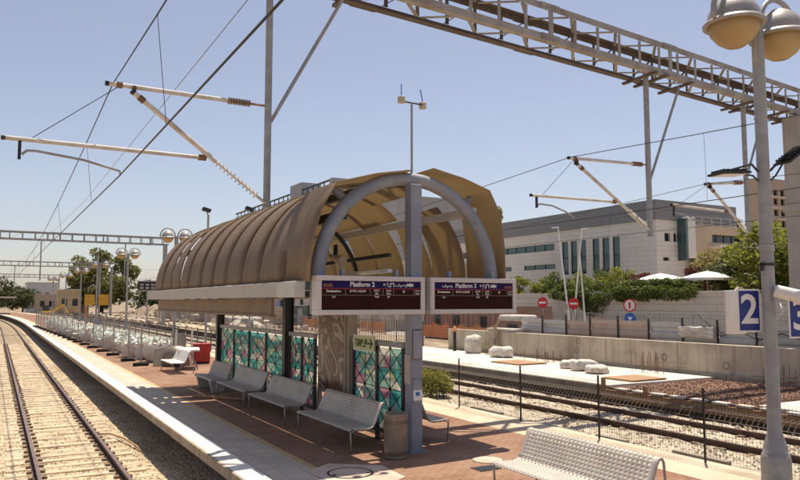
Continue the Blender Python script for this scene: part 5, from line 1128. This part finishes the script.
gb = thing('grey_tower', 'tall grey building rising behind the shelter roof with a rooftop railing', 'building', (50, 112.5, 0))
fg = [(2.0, 3.6, z, z + 1.0) for z in (7.6, 11.3, 15.4, 19.1)] + [(5.2, 6.8, z, z + 1.0) for z in (7.6, 11.3, 15.4, 19.1)]
mg = MB(); facade(mg, (0, 0, 0), (1, 0, 0), (0, 0, 1), 7.8, 23.4, fg, .3); mg.quad((0, 60, 0), (0, 0, 0), (0, 0, 22.2), (0, 60, 22.2)); mg.quad((0, 0, 22.2), (7.8, 0, 22.2), (7.8, 60, 22.2), (0, 60, 22.2)); mg.box(0, 7.8, .0, 1.4, 22.21, 24.1); mg.build('wall', M['bld_grey'], gb); windows(gb, (0, 0, 0), (1, 0, 0), (0, 0, 1), fg, .29, M['glass_dark'], M['dark_steel'])
rm = MB(); y = 1.5
while y < 58: rm.box(.1, .25, y, y + .2, 22.21, 24.0); y += 2.6
rm.box(.08, .3, 1.4, 58, 23.75, 24.05); rm.box(.08, .2, 1.4, 58, 22.9, 23.05); rm.build('roof_railing', M['dark_steel'], gb); MB().box(-.05, 4, 14.5, 20.5, 22.21, 25.4).build('roof_hut', M['bld_grey'], gb)
of2 = thing('office_building', 'middle grey office block seen through the shelter arch', 'building', (50, 90, 0)); Lf2 = 21
fo = [(u, u + 4.2, v, v + 1.0) for u in (1.5, 8.0, 14.5) for v in (5.2, 9.0, 12.6, 15.0)]; mo = MB(); facade(mo, (0, Lf2, 0), (0, -1, 0), (0, 0, 1), Lf2, 18.2, fo, .3); mo.quad((0, 0, 0), (12, 0, 0), (12, 0, 18.2), (0, 0, 18.2)); mo.quad((0, 0, 18.2), (12, 0, 18.2), (12, Lf2, 18.2), (0, Lf2, 18.2)); mo.build('wall', M['bld_grey'], of2); windows(of2, (0, Lf2, 0), (0, -1, 0), (0, 0, 1), fo, .29, M['glass_dark'], M['dark_steel'])
MB().box(-.1, .0, 0, Lf2, 18.2, 18.5).build('parapet', M['pale_metal'], of2)

# ------------------------------------------------------------------ construction yard beyond the shelter
def cabin(loc, l, h, label, m, rz=0):
    t = thing('site_container', label, 'container', loc, rz, 'rust brown site containers'); mb = MB(); n = int(l / .3)
    for k in range(n): mb.box(.03 * (k % 2), .2 + .03 * (k % 2), k * l / n, (k + 1) * l / n - .004, .15, h - .1)
    mb.box(.2, 2.4, 0, l, .15, h - .1); mb.build('body', m, t); MB().box(-.02, 2.45, -.03, .12, .1, h).box(-.02, 2.45, l - .12, l + .03, .1, h).box(-.02, .12, .12, l - .12, h - .1, h).box(-.02, .12, .12, l - .12, 0, .15).build('frame', m, t)
    for f in (.18, .6): MB().box(-.015, .0, l * f, l * f + .75, h * .42, h * .72).build('window', M['glass_dark'], t)
    return t
cabin((27.4, 34.0, 0.05), 5.6, 2.35, 'rust brown site container behind the wall, nearest the white tank', M['container']); cabin((27.6, 39.8, .05), 5.6, 2.35, 'rust brown site container at the wall end', M['container'])
tk = thing('water_tank', 'rusty dark tank with a pale rounded top at the wall by the grey fence', 'tank', (25.0, 31.4, .05)); MB().box(-.4, .6, -.9, .9, .3, 1.55).build('body', M['container'], tk, bevel=.03); MB().box(-.5, .7, -1.0, 1.0, 1.55, 1.9).build('top', M['bag'], tk, bevel=.12); MB().box(-.41, -.401, -.6, .3, .9, 1.4).build('opening', M['black'], tk)
tag(MB().box(-.35, .35, -1.1, 1.1, 0, .1).build('pale_board', M['slab']), 'pale board resting on the wall top by the tank', 'board'); bpy.data.objects['pale_board'].location = (22.1, 28.6, 1.25)
def house(loc, dx, dy, h, label, m, wins, rz=0, name='yard_house'):
    t = thing(name, label, 'building', loc, rz); mb = MB(); facade(mb, (0, dy, 0), (0, -1, 0), (0, 0, 1), dy, h, wins, .2); mb.quad((0, 0, 0), (dx, 0, 0), (dx, 0, h), (0, 0, h)); mb.quad((dx, dy, 0), (0, dy, 0), (0, dy, h), (dx, dy, h)); mb.quad((0, 0, h), (dx, 0, h), (dx, dy, h), (0, dy, h)); mb.build('wall', m, t)
    fw = MB()
    for k in range(int(dx / 2.2)): fw.box(.8 + k * 2.2, 1.9 + k * 2.2, -.03, -.004, h * .42, h * .68)
    if fw.v: pieces(fw, 'window', M['glass_dark'], t)
    if wins: windows(t, (0, dy, 0), (0, -1, 0), (0, 0, 1), wins, .19, M['glass_dark'], M['galv'])
    MB().box(-.15, dx + .1, -.15, dy + .15, h, h + .18).build('roof', M['slab'], t); return t
house((33, 56.5, .05), 8, 12, 6.2, 'pale pink rendered building seen behind the stained glass', M['stucco'], [(1, 2.2, 2.2, 4.6), (4, 5.0, 2.2, 4.6), (8.5, 9.8, 2.4, 4.4)])
house((30.5, 70, .05), 8, 9, 4.4, 'low pink rendered block left of the first shelter post', M['stucco'], [(1.2, 2.4, 1.4, 3.2), (5.6, 7.0, 1.4, 3.2)])
house((31.5, 81, .05), 7, 8, 5.6, 'low grey rendered block between shelter posts', M['bld_grey'], [(2, 3.4, 2.0, 3.6)])
house((35, 94, .05), 8, 17, 5.2, 'pale rendered block at the far end of the yard by the first shelter post', M['stucco'], [(2, 3.4, 1.8, 3.6), (8, 9.4, 1.8, 3.6), (13, 14.4, 1.8, 3.6)])
for k, (x, y) in enumerate(((30.9, 57), (30.9, 60.2), (30.4, 64.5))): cpt = thing('concrete_column', ['grey raw concrete column in the yard, nearest the shelter pillar', 'grey raw concrete column in the yard, middle one', 'grey raw concrete column in the yard, farthest one'][k], 'column', (x, y, .05)); MB().box(-.45, .45, -.45, .45, 0, 4.6).box(-.5, .5, -.5, .5, 4.6, 5.0).build('shaft', M['conc_wall'], cpt, bevel=.03)
def barrier(loc, l, label):
    t = thing('safety_netting', label, 'netting', loc, 0, 'orange safety netting in the yard'); nm = MB(); n = int(l / .18)
    for k in range(n + 1): nm.box(-.02, .02, k * l / n - .02, k * l / n + .02, .1, .95 + .16 * math.sin(k * .7))
    for z in [.12 + .14 * k for k in range(6)]: nm.box(-.022, .022, 0, l, z, z + .045)
    nm.build('net', M['orange'], t)
    for y in (0, l / 2, l): MB().tube((0, y, 0), (0, y, 1.4), .03, 6).build('stake', M['rusty'], t)
barrier((25.5, 33.8, .2), 4.2, 'orange netting nearest the concrete wall end'); barrier((26, 39.5, .2), 4.5, 'orange netting behind the exit sign'); barrier((25.5, 47.5, .2), 4.5, 'orange netting behind the stained glass'); barrier((25.5, 58, .2), 6, 'orange netting farthest from the wall')
al = thing('a_frame_ladder', 'white folding ladder standing in the yard behind the stained glass', 'ladder', (24.6, 52.2, .05))
MB().beam((0, -.9, 0), (0, 0, 3.0), .10, .10).beam((0, .9, 0), (0, 0, 3.0), .10, .10).build('rail', M['sign_white'], al); MB().box(-.03, .03, -.55, .55, 1.1, 1.18).box(-.03, .03, -.3, .3, 1.95, 2.03).build('rung', M['sign_white'], al)
al2 = thing('tall_ladder', 'tall pale ladder leaning on the pink building left of the poster', 'ladder', (31.6, 57.6, .05)); lm2 = MB().beam((0, 0, 0), (1.2, .8, 5.5), .1, .1).beam((0, -.6, 0), (1.2, .2, 5.5), .1, .1)
for k in range(14): f = k / 14; lm2.beam((1.2 * f, .8 * f, 5.5 * f), (1.2 * f, .8 * f - .6, 5.5 * f), .05, .05)
lm2.build('frame', M['sign_white'], al2)
# bar railing along the far side of the platform beyond the shelter and a second one in the yard
def bar_rail(loc, y0, y1, h, step, label, bars=.32):
    t = thing('bar_railing', label, 'railing', loc, 0); y = y0
    while y <= y1: MB().box(-.03, .03, y - .03, y + .03, 0, h).build('post', M['rail_dark'], t); y += step
    rm = MB()
    for z in (h - .06, h * .55, .15): rm.box(-.018, .018, y0, y1, z - .022, z + .022)
    y = y0
    while y < y1: rm.box(-.013, .013, y - .013, y + .013, .15, h - .06); y += bars
    rm.build('rails', M['rail_dark'], t); return t
bar_rail((10.35, 0, 0), 30.4, 120, 1.15, 3.0, 'long grey bar railing on the right platform edge beyond the shelter'); bar_rail((21.8, 0, .05), 36, 118, 1.5, 3.2, 'grey bar railing bordering the construction yard')
struct(strip(MB(), 16.9, 21.7, -.1, ys=[62, 75, 90] + [95 + 5 * i for i in range(20)]).build('far_track_bed', M['ballast']))
struct(strip(MB(), 21.7, 23, -.12, ys=[60, 75, 90] + [95 + 5 * i for i in range(20)]).build('site_verge', M['earth']))
# yard clutter: dirt piles, pallets of block, pale sacks, parked cars
def pile(loc, r, h, label, m, seed, cat='pile', name='dirt_pile'):
    t = thing(name, label, cat, loc, 0); mb = MB(); n, k_ = 18, 8; vs_ = []
    for i in range(k_ + 1):
        f = i / k_
        for j in range(n): a = 2 * PI * j / n; rr_ = r * (1 - f) * (1 + .25 * noise.noise(V((math.cos(a) * 1.5, math.sin(a) * 1.5, seed)))); vs_.append((rr_ * math.cos(a), rr_ * math.sin(a), h * (1 - (1 - f) ** 1.6) + .35 * noise.noise(V((rr_ * math.cos(a) * 1.3, rr_ * math.sin(a) * 1.3, seed + 4))) - (.2 if i == 0 else 0)))
    mb.add(vs_, [(i * n + j, i * n + (j + 1) % n, (i + 1) * n + (j + 1) % n, (i + 1) * n + j) for i in range(k_) for j in range(n)]); mb.build('heap', m, t, smooth=True); return t
pile((25.5, 86, 0), 3.6, 1.7, 'brown earth heap in the yard left of the first shelter post', M['earth'], 3); pile((27, 101, 0), 4.5, 2.2, 'pale earth heap below the round tree', M['earth'], 5); pile((24, 77, 0), 2.2, 1.1, 'small white rubble heap in the yard under the roof end', M['slab'], 8)
def pallet(loc, label, m, s=(1.1, 1.1, 1.0), rz=0):
    t = thing('block_pallet', label, 'pallet', loc, rz, 'stacked blocks in the yard'); mb = MB(); nx, ny, nz = 3, 3, 4
    for i in range(nx):
        for j in range(ny):
            for k in range(nz): mb.box(-s[0] / 2 + i * s[0] / nx, -s[0] / 2 + (i + 1) * s[0] / nx - .015, -s[1] / 2 + j * s[1] / ny, -s[1] / 2 + (j + 1) * s[1] / ny - .015, .14 + k * s[2] / nz, .14 + (k + 1) * s[2] / nz - .015)
    mb.build('blocks', m, t); MB().box(-.6, .6, -.6, .6, .1, .135).box(-.6, -.5, -.6, .6, 0, .1).box(.5, .6, -.6, .6, 0, .1).build('pallet_base', M['wood'], t)
pk = [(24.2, 90), (24.8, 92.5), (24.6, 96), (25.6, 108), (25.2, 113), (28.5, 79), (29, 83), (24.2, 119), (26, 122)]
pw = ['nearest the grey bar railing', 'second from the earth heap', 'in line with the white rubble', 'below the round tree trunk', 'left of the round tree trunk', 'by the grey rendered block', 'behind the parked cars', 'at the far end of the yard', 'farthest from the shelter']
for k, (x, y) in enumerate(pk): pallet((x, y, .05), 'pale stack of building blocks ' + pw[k], [M['stucco'], M['slab'], M['tower']][k % 3], (1.4, 1.6, 1.3 + .3 * (k % 3)), .2 * k)
pv = ['right of the earth heap', 'between earth heap and cars', 'against the bar railing', 'beyond the block stacks', 'at the white rubble']
for k, (x, y) in enumerate(((23.6, 83), (24.1, 80.4), (23.2, 74), (23.8, 99), (25, 76.5))): sack('white_sack', (x, y, .05), (1.3, 1.2, 1.1), 'white bulk sack in the yard ' + pv[k], M['bag'], 50 + k, 'white bulk sacks in the yard')
rr7 = random.Random(70); rub = MB()
for k in range(1500):
    u = rr7.random(); y = 62 + 120 * u; x = rr7.uniform(16.9, 40); z = -.1 if x < 22 else .05; sz = rr7.choice((.12, .18, .25, .35, .5)) * rr7.uniform(.6, 1.3); R = Matrix.Rotation(rr7.random() * 6.3, 3, V((rr7.gauss(0, .4), rr7.gauss(0, .4), 1)).normalized())
    if 22 < x < 24.5 and y > 118: continue
    rub.mi = rr7.choice([0, 0, 1, 2, 3]); rub.frame_box((x, y, z - sz * .1), R @ V((sz, 0, 0)), R @ V((0, sz * rr7.uniform(.5, 1.4), 0)), R @ V((0, 0, sz * rr7.uniform(.4, 1))))
tag(rub.build('rubble', [M['conc_wall'], M['stucco'], M['slab'], M['container']]), 'scattered pale blocks and rubble over the construction yard', 'rubble', None, 'stuff')
berm = thing('earth_berm', 'long brown earth berm with rubble along the far side of the yard', 'berm', (31, 146, 0)); bmb = MB(); nb1, nb2 = 40, 8
bmb.add([(-4 + 8 * j / nb2, -34 + 68 * i / nb1, 2.3 * math.sin(PI * j / nb2) * (.7 + .5 * noise.noise(V((i * .3, j * .4, 2)))) + .3 * noise.noise(V((i * 1.1, j * 1.3, 7)))) for i in range(nb1 + 1) for j in range(nb2 + 1)], [(i * (nb2 + 1) + j, i * (nb2 + 1) + j + 1, (i + 1) * (nb2 + 1) + j + 1, (i + 1) * (nb2 + 1) + j) for i in range(nb1) for j in range(nb2)]); bmb.build('heap', M['earth'], berm, smooth=True)
for k, (x, y, w, l, h, mm, lab) in enumerate(((29.5, 97, 2.4, 5, 2.5, 'container', 'rust brown container by the earth berm'), (26.8, 128, 2.4, 6, 2.6, 'corr_grey', 'grey container near the end of the yard'), (30, 74, 2.2, 3.4, 2.2, 'glass_teal', 'dark blue cabin by the small white rubble heap'))):
    t = thing('site_container', lab, 'container', (x, y, .05), .1 * k); MB().box(0, w, 0, l, .15, h).build('body', M[mm], t, bevel=.03); MB().box(-.03, w + .03, -.03, l + .03, h + .002, h + .08).build('roof', M['slab'], t); MB().box(-.02, -.002, l * .3, l * .6, .3, h * .85).build('door', M['galv'], t)
rr9 = random.Random(9)
dw = MB()
for k in range(90):
    x = rr9.uniform(-190, 260); leaves(dw, 70, (x, 520 + rr9.uniform(-30, 30), rr9.uniform(2, 7)), (9, 5, rr9.uniform(3, 6.5)), 2.6, rr9, hole=0)
tag(dw.build('distant_wood', M['leaf_dark']), 'far off line of trees on the horizon beyond the tracks', 'trees', None, 'stuff')
def car(loc, rz, label, m):
    t = thing('parked_car', label, 'car', loc, rz, 'cars parked in the yard')
    MB().prism([(-2.1, .30), (2.1, .30), (2.12, .62), (1.95, .82), (1.0, .92), (-1.9, .95), (-2.12, .80)], (0, -.85, 0), (1, 0, 0), (0, 0, 1), (0, 1.7, 0)).build('body', m, t, bevel=.07)
    cb = MB().add([(x, y * s, z) for s in (-1, 1) for x, y, z in ((1.05, .80, .90), (.45, .66, 1.42), (-1.25, .66, 1.45), (-1.95, .80, .93))], [(0, 1, 2, 3), (7, 6, 5, 4), (0, 4, 5, 1), (1, 5, 6, 2), (2, 6, 7, 3)]); cb.build('cabin_glass', M['glass_dark'], t)
    MB().prism([(.50, 1.40), (.40, 1.47), (-1.25, 1.50), (-1.35, 1.43)], (0, -.68, 0), (1, 0, 0), (0, 0, 1), (0, 1.36, 0)).build('roof', m, t, bevel=.02)
    for x in (-1.3, 1.35):
        for s in (-1, 1):
            w = MB().lathe([(.2, -.1), (.31, -.1), (.33, -.06), (.33, .06), (.31, .1), (.2, .1)], (x, s * .80, .33), 16, (0, 1, 0)).build('wheel', M['rubber'], t, smooth='auto'); MB().lathe([(.19, -.105), (.19, .105)], (x, s * .80, .33), 12, (0, 1, 0)).build('rim', M['galv'], w)
    for s in (-1, 1): MB().box(2.08, 2.13, s * .6 - .18, s * .6 + .18, .62, .74).build('headlight', M['sign_white'], t)
    return t
car((26.6, 83.5, .05), 1.2, 'white parked car in the yard nearest the first shelter post', M['car_white']); car((28.6, 86.5, .05), 1.25, 'dark grey parked car in the yard beside the white one', M['car_grey']); car((28.2, 92, .05), 1.1, 'white parked car in the yard farther back', M['car_white'])

# fenced white sacks on the left part of the platform
tf = thing('temporary_fence', 'temporary mesh fence on black feet screening the white sacks', 'fence', (5.3, 0, 0)); fy = [31.6, 34.4, 38.4, 41.6, 45.2, 48.6, 52, 55.2, 58.4, 61.6, 64.8, 68, 71.2, 74.4, 77.6, 80.8, 84, 87.2]
fx = lambda y: .1 - (y - 31.6) * .026
for y in fy:
    MB().tube((fx(y), y, 0), (fx(y), y, 1.75), .03, 6).build('post', M['galv'], tf); MB().box(fx(y) - .30, fx(y) + .30, y - .13, y + .13, 0, .14).build('foot', M['rubber'], tf, bevel=.02)
wm = MB()
for a, b in zip(fy, fy[1:]):
    n = 14
    for z in (.2, .72, 1.22, 1.70): wm.beam((fx(a), a, z), (fx(b), b, z), .008, .008)
    for k in range(n): y = a + (b - a) * k / n; wm.box(fx(y) - .004, fx(y) + .004, y - .004, y + .004, .2, 1.7)
wm.build('wire_mesh', M['galv'], tf)
k = 0
for y in [33.5 + 1.75 * i for i in range(29)]:
    if k == 1 or True:
        lab = 'bulk sack with torn pale film on top behind the temporary fence, number %d' % (k + 1)
        s = sack('bulk_sack', (6.25 - (y - 31.6) * .018 + random.uniform(-.25, .25), y, 0), (1.12, 1.2, .92 + random.uniform(-.25, .2)), 'white bulk sack topped with torn greenish film in the fenced row', [M['bag'], M['bag'], M['bag_pink']][k % 3], 100 + k, 'bulk sacks behind the temporary fence', True)
    k += 1
bp_ = thing('brown_board', 'upright brown board among the fenced sacks', 'board', (6.9, 67.5, 0)); MB().box(-.06, .06, -.45, .45, .5, 2.35).build('panel', M['brownboard'], bp_); MB().tube((0, 0, 0), (0, 0, .5), .05).build('post', M['galv'], bp_)
yp = thing('yellow_sign_post', 'pair of plain yellow square signs on a grey pole', 'sign', (8.2, 72, 0)); MB().tube((0, 0, 0), (0, 0, 7.0), .08, 8).build('pole', M['galv'], yp)
for s in (-1, 1): MB().box(s * .60 - .44, s * .60 + .44, -.13, -.09, 2.35, 3.35).build('panel', M['mustard'], yp)
ds = thing('hanging_display', 'small black display board on a post left of the shelter roof end', 'display', (13.8, 78, 0)); MB().box(-1.0, 1.0, -.1, .1, 3.9, 4.75).build('screen', M['black'], ds); MB().box(-1.1, 1.1, -.11, .11, 4.75, 4.85).box(-1.1, 1.1, -.11, .11, 3.8, 3.9).build('frame', M['galv'], ds); MB().tube((0, .2, 0), (0, .2, 4.8), .07).build('post', M['galv'], ds)
dbl = MB()
for i in range(3):
    for j in range(2): dbl.box(-.8 + i * .55, -.8 + i * .55 + .35, -.106, -.101, 4.02 + j * .33, 4.2 + j * .33)
dbl.build('text_block', M['tape'], ds)
for k, (x, y, z) in enumerate(((10.3, 36.4, 0), (13.2, 36.0, 0))):
    t = thing('site_floodlight', ['pole with a floodlight head showing over the roof, the left one', 'pole with a floodlight head showing over the roof, the right one'][k], 'floodlight', (10.2 + k * 2.0, 40 - k * 1.5, 0)); MB().tube((0, 0, 0), (0, 0, 7.5), .06).build('pole', M['galv'], t)
    MB().frame_box((-.35, -.1, 7.75), (.45, 0, -.12), (0, .3, 0), (.06, 0, .2)).build('head', M['dark_steel'], t, bevel=.03); MB().beam((0, 0, 7.4), (-.1, 0, 7.8), .05, .05).build('bracket', M['rusty'], t)

# ------------------------------------------------------------------ far left: trees and low buildings
rr = random.Random(77)
cl = clumpset(rr, 95, 8.0, 8.6, 7.2, 1.9)
plant('round_tree', (22.8, 190, -.5), cl, 13000, .62, M['leaf_olive'], 'big dark round tree behind the far gantries', 'tree', (7.5, .5), 61, hole=.45)
cl = clumpset(rr, 30, 5.5, 6, 4, 1.9)
plant('dark_tree', (-1.5, 218, -1), cl, 3600, .6, M['leaf_dark'], 'dark tree at the far left frame edge', 'tree', (5, .35), 62)
cl = clumpset(rr, 26, 5, 5, 3.2, 1.7)
plant('dark_tree', (7, 236, -1), cl, 2600, .6, M['leaf_dark'], 'dark lower tree right of the far left frame edge tree', 'tree', (4.4, .3), 63)
cl = clumpset(rr, 26, 5, 4.5, 3, 1.7)
plant('dark_tree', (34, 182, -.5), cl, 2600, .6, M['leaf_dark'], 'lower dark tree hiding right of the round tree', 'tree', (4, .3), 64)
house((9.7, 215, -.9), 8, 12, 5.6, 'low brown building with small windows at the track end', M['tower'], [(2, 3, 2, 2.8), (6, 7, 2, 2.8)])
house((8.4, 250, -.9), 8.6, 18, 9.5, 'pale hazy hall behind the far gantries', M['pale_metal'], [])
house((12.4, 180, -.9), 4.6, 6, 6.3, 'ochre rendered hut left of the round tree', M['stucco_yel'], [(2, 3.2, 2.4, 3.6)])
house((17.5, 200, -.9), 3.5, 6, 3.2, 'dark low shed between the ochre hut and the round tree', M['container'], [])
house((33, 150, -.5), 8, 16, 6.2, 'pale low hall right of the round tree', M['stucco'], [(3, 5, 3, 4.4), (9, 11, 3, 4.4)])
cn = thing('platform_canopy', 'flat pale platform canopy at the far left beside the track end', 'canopy', (-9, 176, 0)); MB().box(0, 13, 0, 26, 3.6, 3.8).build('roof', M['pale_metal'], cn)
for x in (2, 9):
    for y in (3, 12, 22): MB().box(x - .12, x + .12, y - .12, y + .12, -1, 3.6).build('post', M['galv'], cn)
dg = thing('yellow_digger', 'small yellow digger standing before the ochre hut', 'digger', (9.6, 165, -.9)); MB().box(-1.2, 1.2, -1.6, 1.6, .7, 1.7).build('body', M['mustard'], dg, bevel=.08); MB().box(-1.1, .2, -.6, .8, 1.7, 2.9).build('cab', M['glass_dark'], dg, bevel=.05); MB().beam((.8, -1.0, 1.6), (2.6, -1.8, 3.0), .3, .3).beam((2.6, -1.8, 3.0), (3.6, -2.2, 1.2), .25, .25).build('arm', M['mustard'], dg)
for s in (-1, 1): MB().box(-1.6, 1.6, s * 1.2 - .25, s * 1.2 + .25, 0, .7).build('crawler', M['rubber'], dg, bevel=.15)
tag(bar_rail((-3.6, 0, -.9), 100, 210, 1.8, 4, 'grey bar fence left of the curving far track', .5), None, None)
